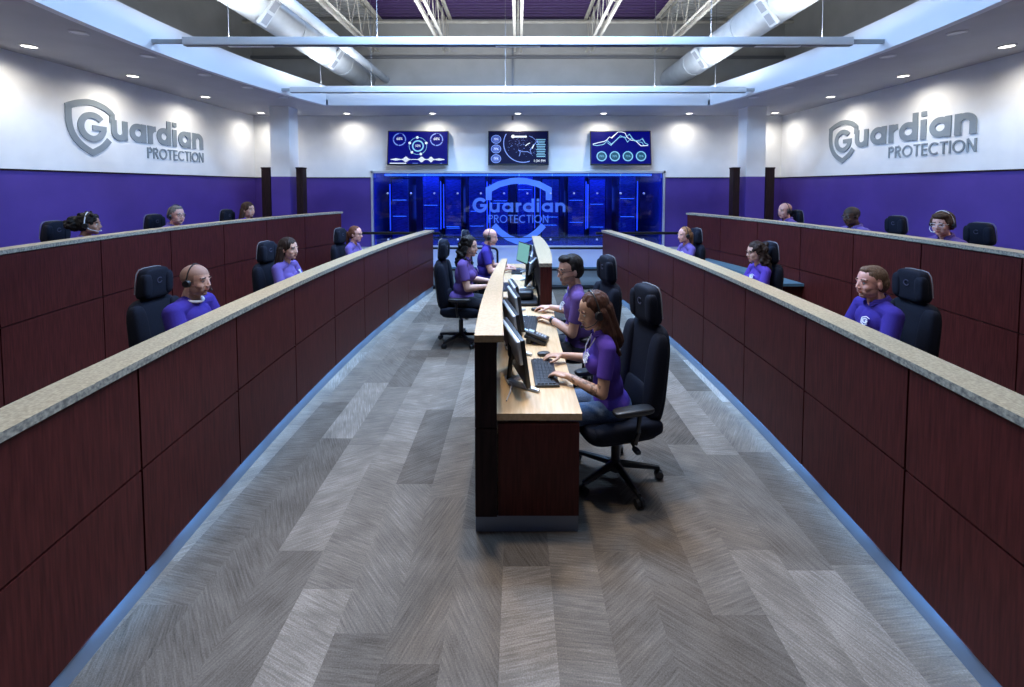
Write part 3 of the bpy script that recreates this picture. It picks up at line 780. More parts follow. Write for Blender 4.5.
bm = NB(); box(bm, ((.245+w2R(Z0)-.004)/2, Z0+.006, .62), (w2R(Z0)-.249, .012, 1.04)); obj('end_panel', bm, M_wood, c2)
d2 = thing('centre_desk', 'light maple desk of the far centre stations behind the oak cap', 'desk')
bm = NB(); strip(bm, lambda y: lin([(5.14, -.11), (5.18, -.38), (7.4, -.25)], y), w2L, 5.14, 7.42, DZ-.04, DZ, 30); obj('worktop', bm, M_maple, d2)
bm = NB(); box(bm, (-.08, 7.38, .335), (.5, .03, .67)); obj('end_panel', bm, M_wood, d2)
bm = NB(); box(bm, (-.06, 6.2, .335), (.5, .03, .67)); obj('support_panel', bm, M_wood, d2)
d3 = thing('corner_cabinet', 'black cabinet filling the gap between the near and far centre desks', 'cabinet')
bm = NB(); box(bm, (.055, 4.95, .36), (.30, .34, .72), bev=.005); obj('cabinet_body', bm, M_black, d3)
bm = NB(); box(bm, (.055, 4.95, .73), (.32, .36, .025), bev=.004); obj('cabinet_top', bm, M_black, d3)

# ------------------------------------------------------------------ desk equipment
def monitor(loc, rz, label, scr=None, w=.50, h=.31, tilt=8, drop=None):
    """screen faces +X locally"""
    root = thing('monitor', label, 'monitor', (loc[0], loc[1], DZ), rz, None)
    zc = loc[2]
    M = Matrix.Translation((0, 0, zc-DZ)) @ Matrix.Rotation(R(-tilt), 4, 'Y')
    bm = NB(); box(bm, (0, 0, 0), (.028, w, h), M=M, bev=.004); obj('housing', bm, M_black, root)
    bm = NB(); box(bm, (-.022, 0, .075), (.034, w-.01, h*.50), M=M, bev=.012); obj('back_cover', bm, M_silver, root)
    bm = NB(); box(bm, (.0148, 0, .004), (.002, w-.03, h-.035), M=M); obj('screen', bm, scr or mat('screen_office', (.02,.03,.04), .2, emit=(.30,.42,.55), estr=.6), root)
    bm = NB(); cone(bm, (-.05, 0, .02), (-.035, 0, zc-DZ-.02), .018, .014, seg=12); box(bm, (-.035, 0, zc-DZ), (.03, .09, .09), bev=.006); obj('stand', bm, M_black, root)
    bm = NB()
    for s in (-1, 1):
        cone(bm, (-.05, -.03, .014), (.10 if s < 0 else .11, -.20 if s < 0 else .10, .010), .024, .013, seg=8)
    box(bm, (-.04, 0, .012), (.06, .12, .018), bev=.006)
    obj('stand_foot', bm, M_silver, root)
    return root
M_teals = mat('screen_teal', (.02,.05,.05), .2, emit=(.20,.48,.45), estr=.9)
monitor((-.012, 2.91, .92), R(14), 'nearest black monitor with silver back, edge on in front of the woman')
monitor((-.035, 3.52, .90), R(12), 'second monitor of the near desk, silver backed, behind the nearest one')
monitor((-.015, 4.06, .90), R(10), 'dark monitor in front of the man in glasses, nearer one', w=.48)
monitor((-.02, 4.50, .88), R(9), 'dark monitor in front of the man in glasses, farther one', w=.40)
monitor((.155, 5.62, .93), R(180-12), 'black monitor on the far desk opposite the long haired woman', w=.46)
monitor((.15, 6.15, .93), R(180-4), 'second black monitor on the far desk, between its two stations', w=.42)
monitor((.09, 6.72, 1.0), R(180+22), 'monitor with a pale green lit screen on the far desk, turned to the aisle', scr=M_teals, w=.46)
def keyboard(loc, rz, label):
    root = thing('keyboard', label, 'keyboard', loc, rz)
    bm = NB(); box(bm, (0, 0, .009), (.16, .44, .018), bev=.004); obj('key_base', bm, M_black, root)
    bm = NB()
    for i in range(5):
        for j in range(17):
            box(bm, (-.058+i*.0245+.004, -.2+j*.025, .022), (.020, .021, .008))
    obj('key_caps', bm, M_keys, root, smooth=False)
    return root
keyboard((.185, 3.03, DZ), R(2), 'black keyboard under the hands of the near woman')
keyboard((.10, 4.12, DZ), R(-6), 'black keyboard in front of the man in glasses')
keyboard((-.14, 5.65, DZ), 0, 'black keyboard at the long haired woman\'s far desk place')
keyboard((-.02, 6.72, DZ), 0, 'black keyboard at the bald man\'s far desk place')
def mouse(loc, rz, label):
    bm = NB(); sup(bm, (0, 0, .014), (.052, .030, .017), .8)
    o = obj('computer_mouse', bm, M_black); o.location = loc; o.rotation_euler = (0, 0, rz); tag(o, label, 'mouse')
mouse((.20, 3.36, DZ), R(10), 'black mouse under the far hand of the near woman')
mouse((.19, 4.60, DZ), R(10), 'black mouse under the far hand of the man in glasses')
def phone(loc, rz, label):
    root = thing('desk_phone', label, 'telephone', loc, rz)
    M = Matrix.Translation((0, 0, .045)) @ Matrix.Rotation(R(18), 4, 'Y')
    bm = NB(); box(bm, (0, 0, -.005), (.19, .17, .03), M=M, bev=.006); box(bm, (-.06, 0, .02), (.04, .14, .04), bev=.004); obj('phone_body', bm, M_black, root)
    bm = NB()
    for i in range(4):
        for j in range(3): box(bm, (-.01+i*.024, -.005+j*.026, .013), (.017, .019, .006), M=M)
    obj('key_pad', bm, M_silver, root)
    bm = NB(); box(bm, (-.062, .025, .012), (.045, .09, .004), M=M); obj('display', bm, mat('phone_lcd', (.45,.5,.5), .3), root)
    bm = NB(); box(bm, (0, -.062, .028), (.19, .04, .026), M=M, bev=.010); obj('handset', bm, M_black, root)
phone((.16, 3.66, DZ), R(-14), 'black desk phone with pale keys on the maple desk beside the near keyboard')
phone((.14, 4.58-.3+.28, DZ+.0), R(-8), 'black desk phone beyond the keyboard of the man in glasses') if False else None
bm = NB(); sup(bm, (0, 0, .05), (.13, .09, .05), .55); o = obj('document_tray', bm, M_black); o.location = (.05, 4.98, .7425); tag(o, 'black desk organiser on the corner cabinet between the centre desks', 'organiser')
for k, (x, y, a, l) in enumerate(((-.02, 5.38, 12, 'white paper sheet on the far desk near the black cabinet'), (.02, 6.28, -10, 'white paper sheet on the far desk between the keyboards'))):
    bm = NB(); box(bm, (0, 0, .003), (.21, .297, .004)); o = obj('paper_sheet', bm, M_paper); o.location = (x, y, DZ); o.rotation_euler = (0, 0, R(a)); tag(o, l, 'paper')
# cable bundle behind the near monitor
bm = NB()
for k in range(3):
    tube(bm, [(-.07+.01*k, 2.62+.05*k, DZ+.008), (-.04, 2.8+.03*k, DZ+.010), (-.075, 3.0, DZ+.05), (-.06+.02*k, 3.2, DZ+.012), (-.07, 3.4, DZ+.01)], .004, 6)
tag(obj('cable_bundle', bm, M_headw), 'thin pale cables lying behind the nearest monitor', 'cables')

# ------------------------------------------------------------------ railings
def railing(name, paths, r, m, label):
    root = thing(name, label, 'railing')
    for nm_, pts in paths:
        bm = NB(); tube(bm, pts, r if nm_ != 'thin' else r*.5, 10); obj(nm_ if nm_ != 'thin' else 'rail', bm, m, root)
for s, sd in ((-1, 'left'), (1, 'right')):
    x0, x1, y = s*.40, s*2.2, 8.52
    loop = [(x0, y, .0), (x0, y, .74)] + [(x0+s*.08*(1-math.cos(t)), y, .74+.08*math.sin(t)) for t in (.4, .8, 1.2, PI/2)] + [(x1, y, .82)]
    railing('stair_railing', [('rail_loop', loop), ('rail', [(x0, y, .40), (x1, y, .40)]), ('rail', [(x0, y, .05), (x1, y, .05)]), ('rail_post', [(x1, y, 0), (x1, y, .82)])], .022, M_blackm,
            'black tube railing with rounded corner at the far %s end of the aisle' % sd)
for s, sd in ((-1, 'left'), (1, 'right')):
    railing('dais_railing', [('rail', [(s*3.45, 8.78, 1.09), (s*1.55, 8.72, 1.09)]), ('rail_post', [(s*3.4, 8.78, .43), (s*3.4, 8.78, 1.08)]), ('rail_post', [(s*1.75, 8.72, .43), (s*1.75, 8.72, 1.08)])], .028, M_blackm,
            'black handrail on the pale dais behind the %s aisle partition' % sd)
railing('dais_railing', [('thin', [(-1.75, 8.72, 1.02), (0, 8.74, 1.0), (1.75, 8.72, 1.02)])], .016, M_blackm, 'thin dark rail crossing low in front of the blue glass')

# ------------------------------------------------------------------ task chair (occupant faces +X)
def make_chair(label, group):
    root = thing('task_chair', label, 'chair', (0, 0, 0), 0, group)
    bm = NB(); cone(bm, (0, 0, .065), (0, 0, .13), .05, .035, seg=20)
    for k in range(5):
        a = 2*PI*k/5+.35
        cone(bm, (.03*math.cos(a), .03*math.sin(a), .105), (.30*math.cos(a), .30*math.sin(a), .075), .026, .016, seg=8)
    bs = obj('star_base', bm, M_black, root)
    for k in range(5):
        a = 2*PI*k/5+.35; c = Vector((.30*math.cos(a), .30*math.sin(a), .030)); t = Vector((-math.sin(a), math.cos(a), 0))
        bm = NB()
        for q in (-1, 1): cone(bm, c+t*(q*.006), c+t*(q*.026), .030, .027, seg=16)
        cone(bm, c+Vector((0, 0, 0)), c+Vector((0, 0, .05)), .010, seg=8)
        obj('caster', bm, M_black, bs)
    bm = NB(); cone(bm, (0, 0, .12), (0, 0, .30), .030, seg=16); cone(bm, (0, 0, .28), (0, 0, .40), .018, seg=12); obj('gas_lift', bm, M_black, root)
    bm = NB(); box(bm, (0, 0, .385), (.26, .22, .05), bev=.01); cone(bm, (0, .1, .385), (.02, .30, .385), .008, seg=8); sup(bm, (.025, .32, .385), (.02, .035, .014), .7); obj('tilt_mechanism', bm, M_black, root)
    bm = NB(); sup(bm, (.04, 0, .435), (.26, .26, .06), .38)
    for s in (-1, 1): sup(bm, (.02, s*.215, .455), (.24, .055, .055), .55)
    obj('seat', bm, M_fabric, root)
    Mb = Matrix.Translation((-.185, 0, .46)) @ Matrix.Rotation(R(-7), 4, 'Y')
    bm = NB(); sup(bm, (0, 0, .30), (.052, .235, .33), .42, M=Mb, taper=.10)
    for s in (-1, 1): sup(bm, (.03, s*.175, .31), (.055, .065, .28), .60, M=Mb)
    sup(bm, (.03, 0, .12), (.045, .17, .11), .6, M=Mb)
    obj('backrest', bm, M_fabric, root)
    bm = NB(); sup(bm, (-.045, 0, .30), (.03, .20, .29), .45, M=Mb, taper=.12); obj('back_shell', bm, M_black, root)
    Mh = Matrix.Translation((-.185-.08, 0, .46+.655)) @ Matrix.Rotation(R(2), 4, 'Y')
    bm = NB(); sup(bm, (.035, 0, .095), (.05, .150, .130), .42, M=Mh, taper=.24)
    for s in (-1, 1): sup(bm, (.06, s*.102, .085), (.036, .040, .10), .6, M=Mh, taper=.0)
    hd = obj('headrest', bm, M_fabric, root)
    bm = NB()
    pts = [(.0, s_*w_, z_) for s_, w_, z_ in ((-1, .140, .02), (-1, .134, .12), (-1, .124, .185), (-1, .100, .217), (-1, .055, .225), (1, .055, .225), (1, .100, .217), (1, .124, .185), (1, .134, .12), (1, .140, .02))]
    tube(bm, [Mh @ Vector((p[0]+.0, p[1], p[2])) for p in pts], .0042, 6); obj('piping', bm, M_pipe, hd)
    # small embroidered mark on the headrest
    bm = NB(); Me = Mh @ Matrix.Translation((.0885, 0, .12)) @ Matrix(((0, 0, 1, 0), (1, 0, 0, 0), (0, 1, 0, 0), (0, 0, 0, 1)))
    ribbon(bm, arc((0, 0), .022, 40, 340, 14), .007, Me, .002); obj('embroidered_mark', bm, mat('thread_grey', (.05,.05,.09), .7), hd)
    for s in (-1, 1):
        bm = NB()
        tube(bm, [(.02, s*.22, .40), (.02, s*.30, .42), (.01, s*.315, .50), (.0, s*.31, .61)], .016, 8)
        o = obj('armrest', bm, M_black, root)
        bm = NB(); sup(bm, (.04, s*.305, .63), (.135, .045, .020), .5); obj('arm_pad', bm, M_black, o)
    return root

# ------------------------------------------------------------------ people
def skinmat(name, c):
    m = noisy('skin_'+name, tuple(v*.90 for v in c), c, nscale=25, rough=.5, detail=3)
    bsdf(m).inputs['Subsurface Weight'].default_value = .08
    bsdf(m).inputs['Subsurface Radius'].default_value = (.02, .008, .004)
    return m
SK_fair = skinmat('fair', (.62,.36,.27)); SK_pink = skinmat('pink', (.66,.34,.27)); SK_tan = skinmat('tan', (.46,.26,.17)); SK_dark = skinmat('dark', (.085,.04,.026)); SK_brown = skinmat('brown', (.34,.17,.11))
def lipmat(sk): return mat('lips_'+sk.name, tuple(v*f for v, f in zip(bsdf(sk).inputs['Base Color'].default_value[:3], (.74,.46,.50))), .4)
def hairmat(name, c):
    m = noisy('hair_'+name, tuple(v*.45 for v in c), c, scale=(14, 14, 1.6), nscale=14, rough=.62, detail=5, bump=.6, spec=.22)
    return m
H_black = hairmat('black', (.012,.009,.008)); H_dark = hairmat('dark_brown', (.035,.018,.012)); H_auburn = hairmat('auburn', (.075,.028,.016)); H_red = hairmat('red_brown', (.16,.055,.03))
H_blond = hairmat('strawberry', (.36,.17,.08)); H_light = hairmat('light_brown', (.17,.10,.06)); H_grey = hairmat('grey', (.22,.19,.17)); H_brown = hairmat('brown', (.075,.035,.02))
def shirtmat(name, c): return noisy('shirt_'+name, tuple(v*.86 for v in c), c, nscale=240, rough=.85, spec=.2)
S_purple = shirtmat('purple', (.085,.042,.32)); S_blue = shirtmat('violet_blue', (.045,.028,.26)); S_lav = shirtmat('lavender', (.135,.092,.32)); S_mauve = shirtmat('mauve', (.125,.072,.27))
def stubble(sk, hm, k=.62):
    a = bsdf(sk).inputs['Base Color'].default_value; n = 'stubble_'+sk.name+hm.name
    if n in MATS: return MATS[n]
    h = bsdf(hm).inputs['Base Color'].default_value
    c1 = tuple(a[i]*(1-k)+h[i]*k for i in range(3)); return noisy(n, tuple(v*.8 for v in c1), c1, nscale=300, rough=.7)
def tattoo(sk):
    a = bsdf(sk).inputs['Base Color'].default_value[:3]
    return noisy('tattooed_skin', tuple(v*.42 for v in a), a, nscale=45, rough=.5, detail=3, lo=.42, hi=.52)

def ik(S, W, a, b, pole):
    d = W-S; L_ = min(d.length, a+b-.004); u = d.normalized()
    x = (a*a-b*b+L_*L_)/(2*L_); h = math.sqrt(max(0, a*a-x*x))
    pv = pole-u*pole.dot(u); pv.normalize()
    return S+u*x+pv*h, S+u*L_
def hand(bm, W, d, up, side, k=1., curl=.5):
    """palm from wrist W along d; 'side' points to the thumb"""
    d = d.normalized(); s = side-d*side.dot(d); s.normalize(); n = d.cross(s)
    if n.dot(up) < 0: n = -n
    B = Matrix((( d.x, s.x, n.x, 0), (d.y, s.y, n.y, 0), (d.z, s.z, n.z, 0), (0, 0, 0, 1)))
    T = Matrix.Translation(W) @ B
    sup(bm, (.048*k, 0, 0), (.050*k, .038*k, .0135*k), .7, M=T, nu=16, nv=10)
    caps(bm, T @ Vector((.0, 0, 0)), T @ Vector((.03*k, 0, 0)), .022*k, .020*k, 10)
    for i, (yo, ln) in enumerate(((.028, .072), (.010, .082), (-.009, .076), (-.027, .060))):
        p = Vector((.088*k, yo*k, .001)); a = 0.12
        for q, f in enumerate((.46, .30, .24)):
            a += (0.18+.10*i*0)+curl*(.35 if q else .12)
            nx = p+Vector((math.cos(a), yo*.8, -math.sin(a)))*ln*f*k
            caps(bm, T @ p, T @ nx, (.0092-.0009*q)*k, (.0086-.0011*q)*k, 8); p = nx
    p = Vector((.022*k, .028*k, -.002)); dirs = (Vector((.62, .68, -.25)), Vector((.86, .40, -.30)), Vector((.95, .1, -.3)))
    for q, (v, ln) in enumerate(zip(dirs, (.036, .030, .024))):
        nx = p+v.normalized()*ln*k; caps(bm, T @ p, T @ nx, (.0125-.0012*q)*k, (.011-.0012*q)*k, 8); p = nx

PEOPLE = {}
def person(label, loc, rz, z0=0., k=1., sk=SK_fair, shirt=S_purple, hair=('short', H_dark), lean=6, hyaw=0, hpitch=6, hroll=0, hands=None, vox=.0065,
           female=False, bulk=1., glasses=False, headset=None, beard=None, brow=None, collar='polo', logo=True, trousers=M_trouser, watch=False, tat=False, undershirt=False, zoff=0., mic=-1, lanyard=False):
    root = thing('person', label, 'person', (loc[0], loc[1], z0), rz)
    fw = .90 if female else 1.
    Tw = Matrix.Translation((loc[0], loc[1], z0)) @ Matrix.Rotation(rz, 4, 'Z'); Ti = Tw.inverted()
    hip = Vector((0, 0, .565+zoff))
    TT = Matrix.Translation(hip) @ Matrix.Rotation(R(lean), 4, 'Y') @ Matrix.Scale(k, 4)
    t = lambda x, y, z: TT @ Vector((x, y, z))
    sw = .165*fw*(.6+.4*bulk)
    hc = t(.025, 0, .665)
    Hm = Matrix.Translation(hc) @ Matrix.Rotation(R(hyaw), 4, 'Z') @ Matrix.Rotation(R(hpitch), 4, 'Y') @ Matrix.Rotation(R(hroll), 4, 'X') @ Matrix.Scale(1.06*k*(.965 if female else 1), 4)
    b = NB()
    # head
    E = lambda c, r, s=20: ell(b, c, r, M=Hm, seg=s)
    E((-.012, 0, .032), (.098, .0765, .086), 28); E((.018, 0, -.012), (.074, .064, .088), 24); E((.022, 0, -.062), (.056, .052, .048))
    E((.058, 0, -.096), (.026, .026, .020)); E((.035, 0, -.085), (.04, .044, .026))
    for s in (-1, 1):
        E((.052, s*.034, -.034), (.031, .027, .032)); E((.073, s*.028, .021), (.018, .026, .009)); E((-.008, s*.077, -.015), (.017, .008, .029)); E((-.004, s*.081, -.006), (.011, .006, .018)); E((.022, s*.046, -.060), (.036, .017, .034)); E((.044, s*.028, -.064), (.036, .026, .034))
        E((.096, s*.0115, -.038), (.009, .008, .007))
    pn = [(.085, .012, .0080), (.095, -.012, .0082), (.105, -.031, .0095)]
    for a_, c_ in zip(pn, pn[1:]): caps(b, Hm @ Vector((a_[0], 0, a_[1])), Hm @ Vector((c_[0], 0, c_[1])), a_[2]*k, c_[2]*k, 10)
    E((.084, 0, -.058), (.012, .022, .0075)); E((.082, 0, -.070), (.012, .019, .0075)); E((.076, 0, -.063), (.014, .028, .015))
    # neck
    caps(b, Hm @ Vector((-.020, 0, -.07)), t(-.012, 0, .50), .050*k*fw*(.5+.5*bulk)*1.02, .058*k*fw*(.5+.5*bulk), 18)
    # torso (inside the shirt)
    el = lambda bb, c, r, g=0: ell(bb, c, tuple(v+g/k for v in r), M=TT, seg=22)
    def torso(bb, g):
        el(bb, (-.005, 0, .03), (.120*bulk, .160*(.5+.5*bulk), .10), g); el(bb, (.0+.02*(bulk-1), 0, .15), (.105*bulk*fw, .135*bulk*fw, .13), g); el(bb, (-.005, 0, .32), (.105*(.4+.6*bulk)*fw, .152*fw*(.5+.5*bulk), .16), g)
        for s in (-1, 1):
            caps(bb, t(-.012, s*.03, .47), t(-.012, s*(sw-.008), .450), .060*k*fw+g, .056*k*fw*(.5+.5*bulk)+g, 14)
            caps(bb, t(-.018, s*.02, .50), t(-.018, s*.10*fw, .480), .050*k*fw+g, .046*k*fw+g, 12)
            if female: el(bb, (.070, s*.062, .325), (.062*bulk, .060, .060), g)
            else: el(bb, (.035, s*.055, .36), (.066, .085, .10), g)
    torso(b, -.008)
    # arms
    jt = {}
    if hands is None: hands = [None, None]
    sh = NB()
    for s, hn in zip((1, -1), hands):     # left hand first (+Y)
        Sh = t(-.012, s*sw, .445)
        if hn is None: Wt = Vector((.34*k, s*.13, .765+zoff*0))
        else: Wt = Ti @ Vector(hn)
        El, Wr = ik(Sh, Wt, .285*k*fw**.5, .255*k*fw**.5, Vector((-.35, s*.55, -1)))
        bf = (.4+.6*bulk)
        caps(b, Sh, El, .050*k*fw*bf, .040*k*fw*bf, 16); mid = El.lerp(Wr, .28)
        caps(b, El, mid, .039*k*fw*bf, .041*k*fw*bf, 16); caps(b, mid, Wr, .041*k*fw*bf, .026*k*fw, 16)
        hd = (Wr-El).normalized(); hd.z = hd.z*.35-.06; hd = hd.normalized()
        hand(b, Wr+hd*.008, hd, Vector((0, 0, 1)), Vector((0, -s, 0)), k*(.92 if female else 1.0)*1.04)
        jt[s] = (Sh, El, Wr)
        ce = Sh.lerp(El, .66)
        ell(sh, Sh, .060*k*fw*bf, seg=18); cone(sh, Sh, ce, .059*k*fw*bf, .055*k*fw*bf, seg=20)
    # legs (inside the trousers) and feet
    tr = NB()
    el(tr, (0, 0, .01), (.135*bulk, .172*(.5+.5*bulk), .092), .004)
    for s in (-1, 1):
        hp = hip+Vector((.02, s*.085, -.01)); kn = Vector((.40*k, s*.115, .525)); an = Vector((.36*k, s*.125, .10))
        caps(b, hp, kn, .068, .048, 14); caps(b, kn, an, .046, .034, 14)
        caps(b, an, an+Vector((.14, 0, -.06)), .034, .028, 12)
        caps(tr, hp, kn, .084*(.5+.5*bulk), .060, 18); caps(tr, kn, an+Vector((0, 0, .04)), .058, .048, 16)
        shoe = NB(); sup(shoe, tuple(an+Vector((.055, 0, -.055))), (.135, .047, .045), .6); obj('shoe', shoe, M_shoe, root)
    mats = [sk, lipmat(sk), hair[1] if brow is None else brow, beard or sk, stubble(sk, hair[1]), tattoo(sk) if tat else sk]
    body = remesh_obj('body', b, vox, 3, mats, root)
    Hi = Hm.inverted(); me = body.data
    Sh, El, Wr = jt[1]
    import numpy as np
    np_c = np.empty(len(me.polygons)*3, dtype=np.float32); me.polygons.foreach_get('center', np_c); np_c = np_c.reshape(-1, 3)
    near = np.linalg.norm(np_c-np.array(hc, dtype=np.float32), axis=1) < .17*k
    if tat:
        a_, b_ = np.array(El), np.array(Wr); near |= (np.linalg.norm(np_c-(a_+b_)/2, axis=1) < .19)
    idx = np.zeros(len(me.polygons), dtype=np.int32)
    for pi in np.nonzero(near)[0]:
        w = Vector(np_c[pi].tolist()); c = Hi @ w; q = 0
        if c.length < .16:
            x, y, z = c
            if x > .082 and -.073 < z < -.055 and abs(y) < .021-.6*abs(z+.064): q = 1
            elif x > .060 and abs(abs(y)-.031) < .019 and .0195+.10*(.03-abs(abs(y)-.02)) < z < .0285+.10*(.03-abs(abs(y)-.02)): q = 2
            elif beard and z < -.035 and x > -.01 and not (x > .078 and z > -.05) and z < -.035-.5*max(0, (.05-x))+.03*(abs(y) > .04): q = 3
            elif hair[0] in ('buzz',) and (z > .045-.9*(x+.0) if x > .03 else (z > -.02 or x < -.05) and z > -.075 and not (abs(y) > .078)) and not (x > .03 and z < .05): q = 4
            elif hair[0] == 'ring' and x < .02 and -.06 < z < .035 and abs(y) < .079: q = 4
        if tat and q == 0:
            u = (w-El).dot(Wr-El)/(Wr-El).length_squared
            if .05 < u < .98 and ((w-El.lerp(Wr, u)).length < .06): q = 5
        idx[pi] = q
    me.polygons.foreach_set('material_index', idx)
    # eyes
    for s in (-1, 1):
        bm = NB(); ell(bm, (.0712, s*.0305, .002), .0118, M=Hm, seg=12); o = obj('eye', bm, M_eye, root)
        bm = NB(); ell(bm, (.0798, s*.0305, .0012), (.0048, .0060, .0060), M=Hm, seg=10); obj('iris', bm, M_iris, o)
    # shirt
    torso(sh, .006)
    # lift the neckline: the shirt must stay under the neck
    so = remesh_obj('shirt', sh, vox*1.15, 3, [shirt], root)
    if collar == 'polo':
        bm = NB(); n0 = t(-.012, 0, .52); ax = (hc-n0).normalized()
        pts1 = []; M0 = Matrix.Translation(t(-.010, 0, .525)) @ Matrix.Rotation(R(lean+14), 4, 'Y')
        for i in range(25):
            a = R(22+316*i/24); rr = .068*k*fw*(.5+.5*bulk)
            pts1.append((rr*math.cos(a)*1.05, rr*math.sin(a)*1.1, .010 if abs(math.cos(a)) < .7 or math.cos(a) < 0 else -.006))
        for dz, rad in ((.0, .011), (.010, .009), (-.012, .012)):
            tube(bm, [M0 @ Vector((p[0]*(1-dz*3), p[1]*(1-dz*3), p[2]+dz)) for p in pts1], rad*k, 8)
        obj('collar', bm, shirt, so)
    if undershirt:
        bm = NB(); M0 = Matrix.Translation(t(.0, 0, .518)) @ Matrix.Rotation(R(lean+16), 4, 'Y')
        tube(bm, [M0 @ Vector((.078*math.cos(R(a))*(1.0), .078*math.sin(R(a)), 0)) for a in range(-100, 101, 12)], .012, 8); obj('undershirt', bm, M_headw, so)
    if logo:
        bm = NB()
        px = .112*fw*(.6+.4*bulk)+(.024 if female else .008)
        Ml = TT @ Matrix.Translation((px, .075, .385)) @ Matrix.Rotation(R(20), 4, 'Z') @ Matrix.Rotation(R(-28), 4, 'Y') @ Matrix(((0, 0, 1, 0), (1, 0, 0, 0), (0, 1, 0, 0), (0, 0, 0, 1)))
        ribbon(bm, arc((0, 0), .016, 30, 350, 16), .009, Ml, .006); ribbon(bm, [(0, 0), (.02, 0)], .008, Ml, .006)
        ribbon(bm, [(-.028, .022), (0, .034), (.028, .022)], .006, Ml, .006); ribbon(bm, [(-.028, .02), (-.024, -.018), (0, -.036), (.022, -.02)], .006, Ml, .006)
        obj('shirt_emblem', bm, M_wlogo, so)
    if lanyard:
        bm = NB(); tube(bm, [t(.045, .055, .50), t(.105, .045, .42), t(.138, .01, .30), t(.105, -.045, .42), t(.045, -.055, .50)], .0045, 6); obj('lanyard', bm, M_headw, so)
    remesh_obj('trousers', tr, vox*1.4, 2, [trousers], root)
    if watch:
        Sh, El, Wr = jt[1]; d_ = (Wr-El).normalized(); bm = NB(); c0 = El.lerp(Wr, .93)
        cone(bm, c0-d_*.014, c0+d_*.014, .034, seg=20); obj('wristwatch', bm, M_black, root)
    # hair
    st, hm = hair
    if st not in ('buzz', 'bald', 'ring'):
        h = NB(); G = lambda c, r, s=18: ell(h, c, r, M=Hm, seg=s)
        rnd = random.Random(len(label))
        def crown(g=.0, front_=.0):
            G((-.026+front_, 0, .041), (.096+g, .0805+g, .0875+g), 26); G((-.045, 0, .0), (.075+g, .078+g, .085))
        if st == 'short':
            crown(); G((.030, 0, .098), (.052, .058, .030)); G((.048, 0, .092), (.034, .050, .022))
            for s in (-1, 1): G((-.005, s*.074, .025), (.022, .010, .032))
        elif st == 'crop':
            crown(-.002, .010); G((.020, 0, .092), (.050, .052, .030))
        elif st == 'bob':
            crown(.008); G((.035, 0, .085), (.055, .068, .036))
            for s in (-1, 1): G((.005, s*.074, .02), (.045, .018, .05)); G((-.03, s*.07, -.02), (.04, .02, .045))
        elif st in ('long', 'curly', 'wave'):
            crown(.006 if st != 'wave' else .004, .004 if st != 'wave' else .001)
            for s in (-1, 1):
                G((-.015 if st != 'wave' else -.035, s*.072, .018), (.040, .016, .050))
                caps(h, Hm @ Vector((-.035, s*.070, 0)), Hm @ Vector((-.05, s*.085, -.16)), .036, .040, 14)
                caps(h, Hm @ Vector((-.075, s*.035, 0)), Hm @ Vector((-.105, s*.05, -.22)), .048, .042, 14)
            caps(h, Hm @ Vector((-.085, 0, 0)), Hm @ Vector((-.115, 0, -.27)), .055, .035, 14)
            if st == 'wave':
                caps(h, Hm @ Vector((-.03, .082, -.10)), Hm @ Vector((-.075, .10, -.29)), .034, .016, 12)
            if st == 'curly':
                for i in range(60):
                    a = rnd.uniform(-2.2, 2.2)+PI; z = rnd.uniform(-.22, .10); rr = .088+.02*(z < -.05)
                    if math.cos(a) > .35: continue
                    G((-.035+rr*math.cos(a), rr*math.sin(a)*1.0, z), .024, 8)
        elif st == 'tail':
            crown(-.002, .006); G((-.115, 0, .01), (.026, .024, .026)); caps(h, Hm @ Vector((-.125, 0, .0)), Hm @ Vector((-.13, 0, -.17)), .030, .018, 12)
            for s in (-1, 1): G((-.012, s*.072, .02), (.038, .012, .040))
        elif st == 'puff':
            crown(.006, .006)
            for i in range(34):
                v = Vector((rnd.gauss(0, 1), rnd.gauss(0, 1), rnd.gauss(0, 1))).normalized()
                G((-.135+.06*v.x, .06*v.y, .01+.075*v.z), .028, 8)
            G((-.135, 0, .01), (.065, .065, .08)); 
            for i in range(26):
                a = rnd.uniform(-1.9, 1.9)+PI/2; G((-.02+.085*math.cos(a)*1.0, rnd.uniform(-.07, .07), .05+.085*math.sin(a)), .014, 8)
        ho = remesh_obj('hair', h, max(.005, vox*.8), 2, [hm], root)
        amp = .0035 if st in ('short', 'crop', 'tail') else (.011 if st in ('curly', 'puff') else .005)
        fr = 28 if st in ('curly', 'puff') else 60
        for v in ho.data.vertices:
            c = Hi @ v.co
            q = noise.noise(Vector((c.x*fr, c.y*fr, c.z*(fr if st in ('curly', 'puff') else 9))))
            v.co += v.normal*amp*q
    if glasses:
        bm = NB()
        for s in (-1, 1):
            tube(bm, [Hm @ Vector((.0935-.10*abs(math.cos(R(a))*.021+s*0)*0-.008*(math.cos(R(a))*s > .5), s*.032+.024*math.cos(R(a)), .002+.0175*math.sin(R(a)))) for a in range(0, 360, 24)], .0022*k, 6, True)
            tube(bm, [Hm @ Vector((.088, s*.056, .008)), Hm @ Vector((.05, s*.074, .008)), Hm @ Vector((-.01, s*.080, .004))], .0022*k, 6)
        tube(bm, [Hm @ Vector((.096, -.008, .006)), Hm @ Vector((.100, 0, .009)), Hm @ Vector((.096, .008, .006))], .0022, 6)
        obj('glasses', bm, glasses if not isinstance(glasses, bool) else M_glassframe, root)
